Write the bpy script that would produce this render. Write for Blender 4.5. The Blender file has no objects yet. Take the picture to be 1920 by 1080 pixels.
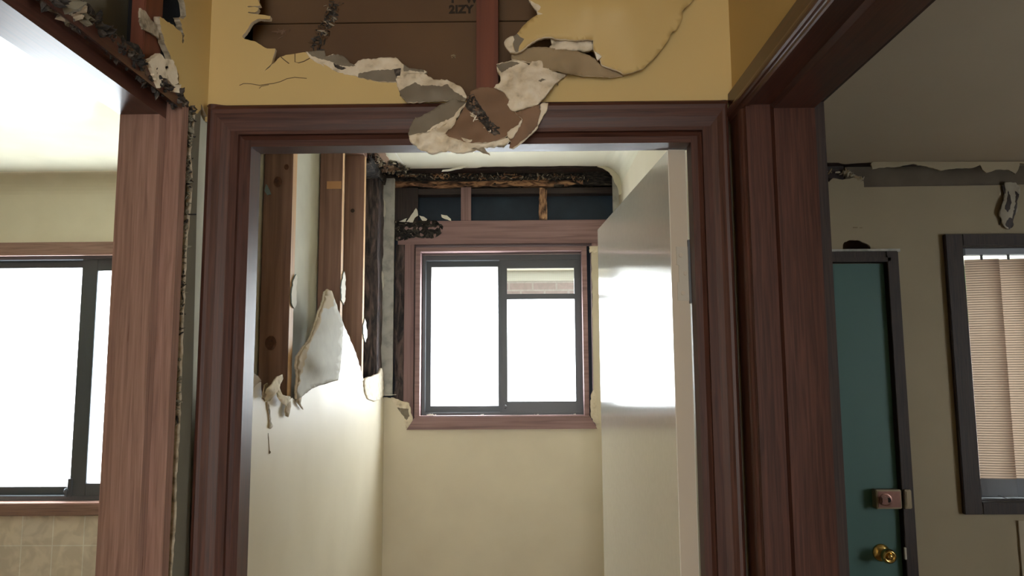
import bpy, bmesh, math, random
from mathutils import Vector, Matrix, noise
from mathutils.geometry import delaunay_2d_cdt

# ------------------------------------------------------------------ camera, sky, sun, daylight, added fill lamps, exposure
S = bpy.context.scene
COL = S.collection
YAW, PITCH, ROLL, FPX = -.01169, .11482, -.006315, 1430.6
CAM = Vector((0, 0, 1.62))
_f = Vector((math.sin(YAW)*math.cos(PITCH), math.cos(YAW)*math.cos(PITCH), math.sin(PITCH)))
_r0 = Vector((math.cos(YAW), -math.sin(YAW), 0)); _u0 = _r0.cross(_f)
_r = _r0*math.cos(ROLL) + _u0*math.sin(ROLL); _u = -_r0*math.sin(ROLL) + _u0*math.cos(ROLL)
cd = bpy.data.cameras.new('camera'); cam = bpy.data.objects.new('camera', cd); COL.objects.link(cam)
cd.sensor_width = 36; cd.lens = FPX/1920*36; cd.clip_start = .02
cam.matrix_world = Matrix(((_r.x, _u.x, -_f.x, CAM.x), (_r.y, _u.y, -_f.y, CAM.y), (_r.z, _u.z, -_f.z, CAM.z), (0, 0, 0, 1)))
S.camera = cam
S.view_settings.view_transform = 'Standard'; S.view_settings.look = 'None'
S.view_settings.exposure = 0.0; S.view_settings.gamma = 1; S.view_settings.use_curve_mapping = False
W = bpy.data.worlds.new('sky'); S.world = W; W.use_nodes = True
W.node_tree.nodes['Background'].inputs[0].default_value = (.86, .94, 1, 1)
W.node_tree.nodes['Background'].inputs[1].default_value = 6.0
S.cycles.max_bounces = 10; S.cycles.diffuse_bounces = 6; S.cycles.transparent_max_bounces = 16
S.cycles.sample_clamp_indirect = 6
S.cycles.caustics_reflective = False
S.cycles.use_denoising = True


def area(name, loc, rot, sx, sy, power, col):
    l = bpy.data.lights.new(name, 'AREA'); l.shape = 'RECTANGLE'; l.size = sx; l.size_y = sy
    l.energy = power; l.color = col
    o = bpy.data.objects.new(name, l); COL.objects.link(o); o.location = loc; o.rotation_euler = rot
    return o
area('kitchen_daylight', (-1.66, 3.15, 1.665), (-math.pi/2, 0, 0), 1.36, .96, 80, (.93, .97, 1))
area('toilet_daylight', (-.06, 3.15, 1.74), (-math.pi/2, 0, 0), .60, .56, 22, (.93, .97, 1))
area('hall_fill', (-.1, -1.95, 1.5), (math.pi/2, 0, 0), .8, 1.5, 20, (1, .92, .80))  # added fill lamp behind the camera, no known source there
area('right_room_fill', (3.66, .6, 1.5), (0, math.pi/2, 0), 1.0, 1.3, 26, (1, .95, .86))  # added fill lamp to brighten the right room, unseen source made up


# ------------------------------------------------------------------ photo measurement -> point on a known plane of the building
def _ray(x, y): return _r*((x-960)/FPX) - _u*((y-540)/FPX) + _f
def yp(x, y, Y): d = _ray(x, y); return CAM + d*(Y/d.y)
def xp(x, y, X): d = _ray(x, y); return CAM + d*(X/d.x)
def zp(x, y, Z): d = _ray(x, y); return CAM + d*((Z-CAM.z)/d.z)


def w3(x, y, z):
    v = Vector((x, y, z))-CAM; return (960+FPX*v.dot(_r)/v.dot(_f), 540-FPX*v.dot(_u)/v.dot(_f))


# ------------------------------------------------------------------ materials
def mat(name, col, rough=.6, metal=0, **kw):
    m = bpy.data.materials.new(name); m.use_nodes = True
    b = m.node_tree.nodes['Principled BSDF']
    b.inputs['Base Color'].default_value = (*col, 1); b.inputs['Roughness'].default_value = rough
    b.inputs['Metallic'].default_value = metal
    for k, v in kw.items(): b.inputs[k.replace('_', ' ')].default_value = v
    return m


def nod(m, t, **kw):
    n = m.node_tree.nodes.new(t)
    for k, v in kw.items(): setattr(n, k, v)
    return n


def noisy(m, cols, scale=(1, 1, 1), nscale=5, detail=6, bump=.1, dist=.002, pos=(.3, .7), rough=None, distortion=0):
    """object-space noise into a colour ramp + bump"""
    L = m.node_tree.links; b = m.node_tree.nodes['Principled BSDF']
    tc = nod(m, 'ShaderNodeTexCoord'); mp = nod(m, 'ShaderNodeMapping'); mp.inputs['Scale'].default_value = scale
    L.new(tc.outputs['Object'], mp.inputs[0])
    nz = nod(m, 'ShaderNodeTexNoise'); nz.inputs['Scale'].default_value = nscale; nz.inputs['Detail'].default_value = detail
    nz.inputs['Distortion'].default_value = distortion
    L.new(mp.outputs[0], nz.inputs['Vector'])
    cr = nod(m, 'ShaderNodeValToRGB'); L.new(nz.outputs[0], cr.inputs[0])
    e = cr.color_ramp.elements
    e[0].position = pos[0]; e[1].position = pos[1]
    e[0].color = (*cols[0], 1); e[1].color = (*cols[-1], 1)
    for i, c in enumerate(cols[1:-1]):
        k = e.new(pos[0]+(pos[1]-pos[0])*(i+1)/(len(cols)-1)); k.color = (*c, 1)
    L.new(cr.outputs[0], b.inputs['Base Color'])
    if bump:
        bp = nod(m, 'ShaderNodeBump'); bp.inputs['Strength'].default_value = bump; bp.inputs['Distance'].default_value = dist
        L.new(nz.outputs[0], bp.inputs['Height']); L.new(bp.outputs[0], b.inputs['Normal'])
    if rough:
        mr = nod(m, 'ShaderNodeMapRange'); mr.inputs[3].default_value = rough[0]; mr.inputs[4].default_value = rough[1]
        L.new(nz.outputs[0], mr.inputs[0]); L.new(mr.outputs[0], b.inputs['Roughness'])
    return m


def wood(name, cols, axis='z', rough=(.3, .5), fine=230, bump=.18, **kw):
    s = {'z': (1, 1, .035), 'x': (.035, 1, 1), 'y': (1, .035, 1)}[axis]
    m = mat(name, cols[0], **kw)
    return noisy(m, cols, s, fine, 5, bump, .0008, (.32, .68), rough, .6)


MAHOG = [(.040, .0145, .010), (.064, .024, .016), (.088, .034, .023)]
RED = [(.19, .105, .08), (.26, .150, .115), (.32, .19, .15)]
PINE = [(.17, .092, .066), (.24, .135, .098), (.30, .175, .13)]
PINK = [(.18, .105, .10), (.25, .150, .145), (.30, .19, .185)]
DARKB = [(.012, .008, .008), (.03, .018, .016), (.045, .027, .022)]
M = {}
for ax in 'xyz':
    M['mahog_'+ax] = wood('varnished_dark_wood_'+ax, MAHOG, ax, (.26, .38) if ax == 'y' else (.40, .54), bump=.07, **({} if ax == 'y' else {'Specular_IOR_Level': .32}))
    M['red_'+ax] = wood('worn_red_wood_'+ax, RED, ax, (.22, .42))
    M['pine_'+ax] = wood('raw_pine_'+ax, PINE, ax, (.55, .75), 75)
    M['pink_'+ax] = wood('pinkish_hardwood_'+ax, PINK, ax, (.55, .75), 85)
    M['dark_'+ax] = wood('near_black_timber_'+ax, DARKB, ax, (.55, .7))
M['pine_edge'] = wood('pine_edge_painted_lit', [(.46, .27, .13), (.60, .37, .19), (.66, .43, .24)], 'z', (.55, .75), 75)  # same pine as the sides, window light painted into a paler edge colour
M['studred'] = wood('deep_red_stud', [(.075, .018, .008), (.13, .035, .016), (.17, .05, .024)], 'z', (.5, .7), 40)
M['cream'] = noisy(mat('cream_wall_paint', (.5, .4, .2), .6), [(.54, .40, .165), (.58, .43, .18)], nscale=3, bump=.05, dist=.004)
M['cream_t'] = noisy(mat('pale_cream_gloss_paint', (.6, .55, .4), .3), [(.62, .555, .42), (.67, .605, .465)], nscale=6, bump=.08, dist=.004, rough=(.42, .6))
M['ceil_t'] = noisy(mat('off_white_ceiling_paint', (.7, .68, .55), .45), [(.64, .61, .48), (.70, .67, .54)], nscale=4, bump=.05)
M['ceil_k'] = noisy(mat('glossy_kitchen_ceiling_paint', (.7, .68, .58), .22), [(.62, .60, .47), (.68, .66, .52)], nscale=7, bump=.06, dist=.003, rough=(.16, .24))
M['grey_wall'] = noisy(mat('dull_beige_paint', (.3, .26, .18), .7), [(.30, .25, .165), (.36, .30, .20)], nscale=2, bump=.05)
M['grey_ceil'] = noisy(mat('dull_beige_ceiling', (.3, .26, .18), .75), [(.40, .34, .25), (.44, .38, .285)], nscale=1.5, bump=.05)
M['gyps'] = noisy(mat('broken_gypsum', (.7, .62, .48), .95), [(.42, .36, .26), (.66, .58, .44), (.72, .65, .52)], nscale=55, bump=.9, dist=.003, pos=(.25, .6))
M['gyps_d'] = noisy(mat('dirty_gypsum', (.4, .35, .26), .95), [(.13, .11, .08), (.36, .31, .23), (.48, .42, .33)], nscale=60, bump=.9, dist=.003)
M['paper_grey'] = noisy(mat('grey_lining_paper', (.2, .17, .13), .9), [(.185, .16, .12), (.215, .185, .14)], nscale=25, bump=.1)
M['paper_tan'] = noisy(mat('tan_lining_paper', (.33, .25, .15), .9), [(.29, .22, .13), (.34, .26, .16)], nscale=15, bump=.1)
M['paper_brown'] = noisy(mat('brown_lining_paper', (.2, .12, .075), .9), [(.17, .105, .065), (.23, .14, .088)], nscale=12, bump=.12)
M['kraft'] = noisy(mat('old_kraft_paper', (.12, .066, .03), .75), [(.10, .052, .024), (.14, .078, .034)], nscale=5, bump=.08)
M['mould'] = noisy(mat('black_mud_stain', (.03, .025, .022), .95), [(.012, .010, .010), (.05, .042, .036), (.20, .17, .14)], nscale=90, bump=.8, dist=.004, pos=(.3, .75))
M['white'] = noisy(mat('white_gloss_door_paint', (.75, .73, .66), .12, Coat_Weight=.5, Coat_Roughness=.08), [(.72, .70, .62), (.75, .73, .65)], nscale=70, bump=.03, dist=.002, detail=2)
M['dooredge'] = mat('door_edge_paint', (.52, .46, .37), .5)
M['alu'] = mat('bronze_aluminium', (.075, .082, .092), .42, .2)
M['batten'] = noisy(mat('grey_white_batten_paint', (.5, .5, .47), .8), [(.34, .34, .33), (.50, .50, .47), (.56, .56, .53)], nscale=30, bump=.3)
M['backlin'] = noisy(mat('pale_grey_lining_back', (.5, .5, .42), .9), [(.50, .49, .41), (.57, .56, .47)], nscale=12, bump=.1)
M['cement'] = noisy(mat('grey_green_lining_back', (.16, .15, .11), .9), [(.13, .12, .088), (.17, .16, .12)], nscale=8, bump=.1)
M['termite'] = noisy(mat('termite_eaten_timber', (.05, .04, .035), .95), [(.006, .006, .007), (.03, .026, .024), (.11, .085, .065)], (.35, 1, 1), 75, 6, 1.0, .006, (.33, .72), None, 1.5)
M['termite_v'] = noisy(mat('termite_eaten_stud', (.05, .04, .035), .95), [(.022, .020, .022), (.075, .055, .052), (.15, .105, .095)], (1, 1, .25), 45, 6, 1.0, .006, (.35, .7), None, 1.5)
M['eaten'] = noisy(mat('orange_eaten_wood', (.3, .15, .08), .9), [(.02, .012, .01), (.20, .10, .055), (.42, .235, .12)], (.3, 1, 1), 60, 6, 1.0, .006, (.36, .62), None, 1.2)
M['eaten_v'] = noisy(mat('orange_eaten_wood_upright', (.3, .15, .08), .9), [(.02, .012, .01), (.24, .13, .075), (.46, .27, .15)], (1, 1, .3), 60, 6, 1.0, .006, (.36, .62), None, 1.2)
M['sark'] = noisy(mat('dark_blue_wall_wrap', (.014, .03, .055), .6), [(.010, .022, .042), (.018, .038, .066)], nscale=9, bump=.3)
M['teal'] = mat('teal_door_paint', (.055, .135, .125), .55)
M['brass'] = mat('worn_brass', (.62, .43, .15), .22, 1)
M['lockface'] = noisy(mat('pinkish_bronze_lock_face', (.33, .16, .12), .35, .5), [(.17, .09, .07), (.27, .13, .105)], nscale=20, bump=0)
M['lockside'] = mat('aged_lock_casing', (.24, .19, .12), .4, .7)
M['steel'] = mat('painted_steel', (.50, .47, .40), .4, .2)
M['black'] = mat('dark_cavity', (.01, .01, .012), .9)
M['floor'] = noisy(mat('dark_floor_boards', (.2, .12, .07), .5), [(.16, .09, .05), (.24, .15, .09)], (1, .1, 1), 20, 5, .1)
M['plastic'] = mat('grey_blind_plastic', (.25, .27, .31), .5)
M['concrete'] = noisy(mat('outdoor_paving', (.4, .38, .34), .9), [(.36, .34, .3), (.44, .42, .38)], nscale=3)
M['fascia'] = mat('olive_fascia_paint', (.33, .31, .22), .6)
M['rooft'] = mat('pale_roof_sheet', (.55, .5, .36), .6)
M['bark'] = mat('bark', (.14, .09, .05), .9)
M['leaf'] = mat('leaf_green', (.12, .30, .05), .6, Transmission_Weight=0)
M['ink'] = mat('black_stamp_ink', (.03, .02, .012), .9)
M['splint'] = mat('pale_wood_splinter', (.62, .50, .34), .8)
M['chip'] = mat('white_paint_chip', (.72, .70, .62), .8)
M['green_chip'] = mat('blue_green_paint_chip', (.20, .27, .28), .8)


def brick_mat(name, c1, c2, mortar, w, h, mw, scale=1.0, offset=.5, rough=.85, bump=.4):
    m = mat(name, c1, rough); L = m.node_tree.links; b = m.node_tree.nodes['Principled BSDF']
    tc = nod(m, 'ShaderNodeTexCoord'); sp = nod(m, 'ShaderNodeSeparateXYZ'); cb = nod(m, 'ShaderNodeCombineXYZ')
    L.new(tc.outputs['Object'], sp.inputs[0]); L.new(sp.outputs[0], cb.inputs[0]); L.new(sp.outputs[2], cb.inputs[1])
    br = nod(m, 'ShaderNodeTexBrick'); br.offset = offset; L.new(cb.outputs[0], br.inputs[0])
    for k, v in (('Color1', (*c1, 1)), ('Color2', (*c2, 1)), ('Mortar', (*mortar, 1)), ('Scale', scale), ('Mortar Size', mw), ('Brick Width', w), ('Row Height', h), ('Mortar Smooth', .1)):
        br.inputs[k].default_value = v
    nz = nod(m, 'ShaderNodeTexNoise'); nz.inputs['Scale'].default_value = 16; nz.inputs['Distortion'].default_value = 1.0
    L.new(tc.outputs['Object'], nz.inputs[0])
    mx = nod(m, 'ShaderNodeMix', data_type='RGBA', blend_type='MULTIPLY'); mx.inputs[0].default_value = .38
    cr = nod(m, 'ShaderNodeValToRGB'); cr.color_ramp.elements[0].position = .4; cr.color_ramp.elements[1].position = .6
    cr.color_ramp.elements[0].color = (.62, .60, .58, 1); L.new(nz.outputs[0], cr.inputs[0])
    L.new(br.outputs[0], mx.inputs[6]); L.new(cr.outputs[0], mx.inputs[7]); L.new(mx.outputs[2], b.inputs['Base Color'])
    bp = nod(m, 'ShaderNodeBump'); bp.inputs['Strength'].default_value = bump; bp.inputs['Distance'].default_value = .004; bp.invert = True
    L.new(br.outputs[1], bp.inputs['Height']); L.new(bp.outputs[0], b.inputs['Normal'])
    return m


M['tile'] = brick_mat('beige_wall_tiles', (.84, .72, .59), (.76, .66, .56), (.92, .86, .78), .122, .122, .0022, offset=0, rough=.25)
M['brick'] = brick_mat('pink_house_bricks', (.62, .45, .40), (.53, .38, .35), (.72, .67, .60), .235, .082, .010)
M['darkbrick'] = mat('outer_skin_brick', (.2, .12, .09), .9)


def glassmat(name, tint, trans):
    m = bpy.data.materials.new(name); m.use_nodes = True; nt = m.node_tree; nt.nodes.clear(); L = nt.links
    out = nt.nodes.new('ShaderNodeOutputMaterial'); mx = nt.nodes.new('ShaderNodeMixShader'); mx.inputs[0].default_value = trans
    a = nt.nodes.new('ShaderNodeBsdfTransparent'); a.inputs[0].default_value = (*tint, 1)
    t = nt.nodes.new('ShaderNodeBsdfTranslucent'); t.inputs[0].default_value = (*tint, 1)
    g = nt.nodes.new('ShaderNodeBsdfGlossy'); g.inputs['Roughness'].default_value = .05
    m2 = nt.nodes.new('ShaderNodeMixShader'); m2.inputs[0].default_value = .04
    L.new(a.outputs[0], mx.inputs[1]); L.new(t.outputs[0], mx.inputs[2]); L.new(mx.outputs[0], m2.inputs[1]); L.new(g.outputs[0], m2.inputs[2])
    L.new(m2.outputs[0], out.inputs[0]); return m


M['frost'] = glassmat('frosted_window_glass', (.97, .99, 1), .45)
M['clear'] = glassmat('clear_window_glass', (.95, .98, .97), 0.0)


def fabric(name, col):
    m = bpy.data.materials.new(name); m.use_nodes = True; nt = m.node_tree; nt.nodes.clear(); L = nt.links
    out = nt.nodes.new('ShaderNodeOutputMaterial'); mx = nt.nodes.new('ShaderNodeMixShader'); mx.inputs[0].default_value = .6
    d = nt.nodes.new('ShaderNodeBsdfDiffuse'); t = nt.nodes.new('ShaderNodeBsdfTranslucent')
    tc = nt.nodes.new('ShaderNodeTexCoord'); wv = nt.nodes.new('ShaderNodeTexWave'); wv.bands_direction = 'Z'; wv.inputs['Scale'].default_value = 32.5
    cr = nt.nodes.new('ShaderNodeValToRGB'); cr.color_ramp.elements[0].position = .25; cr.color_ramp.elements[1].position = .6
    cr.color_ramp.elements[0].color = (*[c*.62 for c in col], 1); cr.color_ramp.elements[1].color = (*col, 1)
    L.new(tc.outputs['Object'], wv.inputs[0]); L.new(wv.outputs[1], cr.inputs[0])
    L.new(cr.outputs[0], d.inputs[0]); L.new(cr.outputs[0], t.inputs[0])
    L.new(d.outputs[0], mx.inputs[1]); L.new(t.outputs[0], mx.inputs[2]); L.new(mx.outputs[0], out.inputs[0]); return m


M['fabric'] = fabric('ribbed_beige_blind_fabric', (.80, .68, .58))


# ------------------------------------------------------------------ object helpers
def thing(name, label, cat, loc=(0, 0, 0), group=None):
    o = bpy.data.objects.new(name, None); COL.objects.link(o); o.location = loc; o.empty_display_size = .05
    o['label'] = label; o['category'] = cat
    if group: o['group'] = group
    return o


def tag(o, label=None, cat=None, group=None, kind=None):
    for k, v in (('label', label), ('category', cat), ('group', group), ('kind', kind)):
        if v: o[k] = v
    return o


def link(name, bm, mats, parent=None, smooth=False, kind=None):
    me = bpy.data.meshes.new(name)
    bmesh.ops.recalc_face_normals(bm, faces=bm.faces)
    bm.to_mesh(me); bm.free()
    o = bpy.data.objects.new(name, me); COL.objects.link(o)
    if not isinstance(mats, (list, tuple)): mats = [mats]
    for m in mats: me.materials.append(M[m] if isinstance(m, str) else m)
    if smooth:
        for p in me.polygons: p.use_smooth = True
    if parent is not None:
        o.parent = parent
        pm = Matrix.Translation(parent.location)
        q = parent.parent
        while q is not None: pm = Matrix.Translation(q.location) @ pm if parent.type == 'EMPTY' else pm; q = q.parent
        # every mesh keeps world coordinates as its own coordinates
        top = parent
        while top.parent is not None: top = top.parent
        if parent is top: o.matrix_parent_inverse = Matrix.Translation(-Vector(top.location))
    if kind: o['kind'] = kind
    return o


def bx(bm, x0, x1, y0, y1, z0, z1, bev=0, mi=0):
    x0, x1 = sorted((x0, x1)); y0, y1 = sorted((y0, y1)); z0, z1 = sorted((z0, z1))
    r = bmesh.ops.create_cube(bm, size=1); vs = r['verts']
    for v in vs:
        v.co = Vector(((x0+x1)/2+v.co.x*(x1-x0), (y0+y1)/2+v.co.y*(y1-y0), (z0+z1)/2+v.co.z*(z1-z0)))
    fs = set(f for v in vs for f in v.link_faces)
    for f in fs: f.material_index = mi
    if bev:
        es = set(e for v in vs for e in v.link_edges)
        bmesh.ops.bevel(bm, geom=list(es), offset=bev, segments=2, affect='EDGES')
    return bm


def box(name, dims, m, parent=None, bev=0, kind=None):
    bm = bmesh.new(); bx(bm, *dims, bev=bev); return link(name, bm, m, parent, kind=kind)


def prism(bm, prof, axis, a, b, ma=0, mb=0, mi=0):
    """extrude a closed 2D profile along an axis; ma/mb = mitre: end shifts by profile's second coordinate * m"""
    def P(p, t, m):
        t = t + p[1]*m
        return {'x': (t, p[0], p[1]), 'y': (p[0], t, p[1]), 'z': (p[0], p[1], t)}[axis]
    A = [bm.verts.new(P(p, a, ma)) for p in prof]; B = [bm.verts.new(P(p, b, mb)) for p in prof]
    n = len(prof)
    fs = [bm.faces.new(A), bm.faces.new(B[::-1])]
    for i in range(n): fs.append(bm.faces.new((A[i], B[i], B[(i+1) % n], A[(i+1) % n])))
    for f in fs: f.material_index = mi
    return bm


def ring(bm, x0, x1, z0, z1, y0, y1, w, bev=.001):
    """rectangular frame, w = (left, right, bottom, top)"""
    bx(bm, x0, x0+w[0], y0, y1, z0, z1, bev); bx(bm, x1-w[1], x1, y0, y1, z0, z1, bev)
    if w[2]: bx(bm, x0+w[0], x1-w[1], y0, y1, z0, z0+w[2], bev)
    if w[3]: bx(bm, x0+w[0], x1-w[1], y0, y1, z1-w[3], z1, bev)
    return bm


def tube(bm, pts, r, n=8, taper=None):
    rings = []
    for i, p in enumerate(pts):
        p = Vector(p); d = (Vector(pts[min(i+1, len(pts)-1)])-Vector(pts[max(i-1, 0)])).normalized()
        u = d.orthogonal().normalized(); v = d.cross(u); rr = r if taper is None else taper[i]
        rings.append([bm.verts.new(p+(u*math.cos(k*2*math.pi/n)+v*math.sin(k*2*math.pi/n))*rr) for k in range(n)])
    for a, b in zip(rings, rings[1:]):
        for k in range(n): bm.faces.new((a[k], a[(k+1) % n], b[(k+1) % n], b[k]))
    bm.faces.new(rings[0][::-1]); bm.faces.new(rings[-1]); return bm


def lathe(bm, c, axis, prof, n=28):
    """prof: (distance along axis, radius)"""
    ax = Vector(axis).normalized(); u = ax.orthogonal().normalized(); v = ax.cross(u); rs = []
    for t, r in prof:
        rs.append([bm.verts.new(Vector(c)+ax*t+(u*math.cos(k*2*math.pi/n)+v*math.sin(k*2*math.pi/n))*max(r, 1e-5)) for k in range(n)])
    for a, b in zip(rs, rs[1:]):
        for k in range(n): bm.faces.new((a[k], a[(k+1) % n], b[(k+1) % n], b[k]))
    bm.faces.new(rs[0][::-1]); bm.faces.new(rs[-1]); return bm


def rag(pts, amp=1.4, step=7, seed=1, closed=True, straight=()):
    rnd = random.Random(seed); out = []; n = len(pts)
    for i in range(n if closed else n-1):
        a = Vector(pts[i]); b = Vector(pts[(i+1) % n]); out.append(tuple(a))
        if i in straight: continue
        d = b-a; k = int(d.length/step); nn = Vector((-d.y, d.x)).normalized() if d.length else Vector((0, 0))
        for j in range(1, k+1):
            t = (j+rnd.uniform(-.3, .3))/(k+1); p = a+d*t+nn*rnd.uniform(-amp, amp); out.append(tuple(p))
    return out


def inside(p, poly):
    c = False; x, y = p[0], p[1]; j = len(poly)-1
    for i in range(len(poly)):
        xi, yi = poly[i]; xj, yj = poly[j]
        if (yi > y) != (yj > y) and x < (xj-xi)*(y-yi)/(yj-yi)+xi: c = not c
        j = i
    return c


def sheet(name, outer, P, thick, mats, parent=None, holes=(), grid=0, zones=(), rough=0, edge=1, back=2, seed=3, smooth=False, nf=60, kind=None, rim=None):
    """broken board: outline -> delaunay -> front surface P(x,y), real thickness along its normal (or a given vector)"""
    rnd = random.Random(seed)
    loops = [list(outer)] + [list(h) for h in holes]
    vs = []; es = []
    for L in loops:
        s = len(vs); vs += [Vector((a[0], a[1])) for a in L]; es += [(s+i, s+(i+1) % len(L)) for i in range(len(L))]
    for zi_, (zpoly, _) in enumerate(zones):
        zr = rag(zpoly, max(grid, 1)*.22, max(grid, 2)*.8, 77+zi_) if grid else zpoly
        zones = list(zones); zones[zi_] = (zr, _)
        s = len(vs); vs += [Vector(a) for a in zr]; es += [(s+i, s+(i+1) % len(zr)) for i in range(len(zr))]
    if grid:
        x0 = min(v[0] for v in outer); x1 = max(v[0] for v in outer); y0 = min(v[1] for v in outer); y1 = max(v[1] for v in outer)
        y = y0+grid/2; k = 0
        while y < y1:
            x = x0+grid/2*(1+k % 2)
            while x < x1:
                p = (x+rnd.uniform(-.2, .2)*grid, y+rnd.uniform(-.2, .2)*grid)
                if inside(p, outer) and not any(inside(p, h) for h in holes): vs.append(Vector(p))
                x += grid
            y += grid*.87; k += 1
    r = delaunay_2d_cdt(vs, es, [], 0, 1e-5)
    V2, F = r[0], r[2]
    bm = bmesh.new(); fr = []
    for i, v in enumerate(V2):
        co = Vector(P(v.x, v.y)); fr.append(bm.verts.new(co))
    faces = []
    for f in F:
        c = sum((V2[i] for i in f), Vector((0, 0)))/len(f)
        if inside(c, loops[0]) and not any(inside(c, h) for h in loops[1:]):
            a, b, d = (V2[i] for i in f[:3])
            if abs((b-a).cross(d-a)) < 1e-6: continue
            fc = bm.faces.new([fr[i] for i in f]); fc.material_index = 0
            for zpoly, mi in zones:
                if inside(c, zpoly): fc.material_index = mi
            faces.append(fc)
    for v in [v for v in bm.verts if not v.link_faces]: bm.verts.remove(v)
    bm.normal_update()
    # orient towards the camera side
    ctr = sum((f.calc_center_median() for f in faces), Vector())/max(1, len(faces))
    if isinstance(thick, (int, float)):
        for f in faces:
            if f.normal.dot(CAM-f.calc_center_median()) < 0: f.normal_flip()
        bm.normal_update()
    if rough:
        for v in bm.verts:
            if any(f.material_index in (edge,) or rough < 0 for f in v.link_faces):
                v.co += (CAM-v.co).normalized()*noise.noise(v.co*nf)*abs(rough)
    be = [e for e in bm.edges if len(e.link_faces) == 1]
    bk = {}
    nm = {v: v.normal.copy() for v in bm.verts}
    for v in list(bm.verts):
        off = -nm[v]*thick if isinstance(thick, (int, float)) else Vector(thick)
        bk[v] = bm.verts.new(v.co+off)
    for f in faces:
        g = bm.faces.new([bk[v] for v in reversed(f.verts)]); g.material_index = min(back, len(mats)-1)
    for e in be:
        a, b = e.verts
        g = bm.faces.new((a, b, bk[b], bk[a])); g.material_index = min(edge, len(mats)-1)
    return link(name, bm, mats, parent, smooth, kind)


def idw(ctrl, x, y, p=2.5, soft=9):
    s = w = 0
    for cx, cy, d in ctrl:
        q = ((x-cx)**2+(y-cy)**2+soft)**(-p/2); s += q*d; w += q
    return s/w


def flap(name, outline, ctrl, mats, parent, thick=.006, grid=7, zones=(), rough=.002, amp=1.2, seed=1, smooth=True, edge=1, back=2, holes=(), kind=None, step=6, soft=40):
    return sheet(name, rag(outline, amp, step, seed), lambda x, y: yp(x, y, idw(ctrl, x, y, 2.5 if soft < 100 else 2.0, soft)), thick, mats, parent, holes=holes, grid=grid, zones=zones, rough=rough, seed=seed, smooth=smooth, edge=edge, back=back, kind=kind)


def beam(name, x0, x1, y0, y1, z0, z1, m, parent=None, rough=.0, step=.012, seed=0, nf=22, mats=None, zone=None):
    """timber: smooth bevelled box or, with rough, a gridded box eaten into by noise"""
    bm = bmesh.new(); bx(bm, x0, x1, y0, y1, z0, z1, 0 if rough else .0015)
    if zone:
        for f in bm.faces: f.material_index = zone(f.calc_center_median())
    if rough:
        for ax, (a, b) in enumerate(((x0, x1), (y0, y1), (z0, z1))):
            n = max(1, int((b-a)/step))
            for k in range(1, n):
                t = a+(b-a)*k/n; no = Vector((0, 0, 0)); no[ax] = 1; co = Vector((0, 0, 0)); co[ax] = t
                bmesh.ops.bisect_plane(bm, geom=bm.verts[:]+bm.edges[:]+bm.faces[:], plane_co=co, plane_no=no)
        for v in bm.verts:
            s = Vector((v.co.x*(.35 if x1-x0 > .3 else 1), v.co.y, v.co.z*(.35 if z1-z0 > .3 else 1)))*nf+Vector((seed, 0, seed))
            d = noise.noise(s)+.6*noise.noise(s*2.7); c = Vector(((x0+x1)/2, (y0+y1)/2, (z0+z1)/2))
            q = Vector((0, 0, 0))
            if x1-x0 < .3: q.x = (1 if v.co.x < c.x else -1)*(abs(v.co.x-x0) < 1e-4 or abs(v.co.x-x1) < 1e-4)
            if z1-z0 < .3: q.z = (1 if v.co.z < c.z else -1)*(abs(v.co.z-z0) < 1e-4 or abs(v.co.z-z1) < 1e-4)
            if abs(v.co.y-y0) < 1e-4: q.y = 1
            v.co += q*max(0, d+.35)*rough
        if zone:
            for f in bm.faces: f.material_index = zone(f.calc_center_median())
    return link(name, bm, mats or m, parent)


def crumble(name, px, P, m, size, n, seed, parent=None, kind=None, flat=.5):
    """heap or crust of broken crumbs lying along a line of measured points"""
    rnd = random.Random(seed); bm = bmesh.new()
    for _ in range(n):
        i = rnd.randrange(len(px)-1); t = rnd.random(); a, b = px[i], px[i+1]
        x = a[0]+(b[0]-a[0])*t+rnd.uniform(-1, 1)*a[2]; y = a[1]+(b[1]-a[1])*t+rnd.uniform(-1, 1)*a[2]
        c = P(x, y); s = size*rnd.uniform(.35, 1.3)
        r = bmesh.ops.create_icosphere(bm, subdivisions=1, radius=1)
        rot = Matrix.Rotation(rnd.uniform(0, 6.3), 3, Vector((rnd.uniform(-1, 1), rnd.uniform(-1, 1), rnd.uniform(-1, 1))).normalized())
        sc = Vector((s*rnd.uniform(.8, 2.6), s*flat, s*rnd.uniform(.25, .8)))
        for v in r['verts']:
            q = v.co*(1+.5*noise.noise(v.co*1.8+Vector((_*3.1, 0, 0))))
            v.co = c+rot @ Vector((q.x*sc.x, q.y*sc.y, q.z*sc.z))
        mi = rnd.randrange(len(m)) if isinstance(m, (list, tuple)) else 0
        for f in set(f for v in r['verts'] for f in v.link_faces): f.material_index = mi
    return link(name, bm, m, parent, kind=kind)


# ------------------------------------------------------------------ dimensions (metres)
D = 3.05            # inner face of the outside wall
C = 2.45            # ceilings
HY = 1.343          # hall end wall, plaster face
XL, XR = -.571, .387  # hall side walls
TL, TR = -.546, .402  # toilet side walls


def st(name, dims, m, bev=0): return box(name, dims, m, kind='structure', bev=bev)


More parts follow.
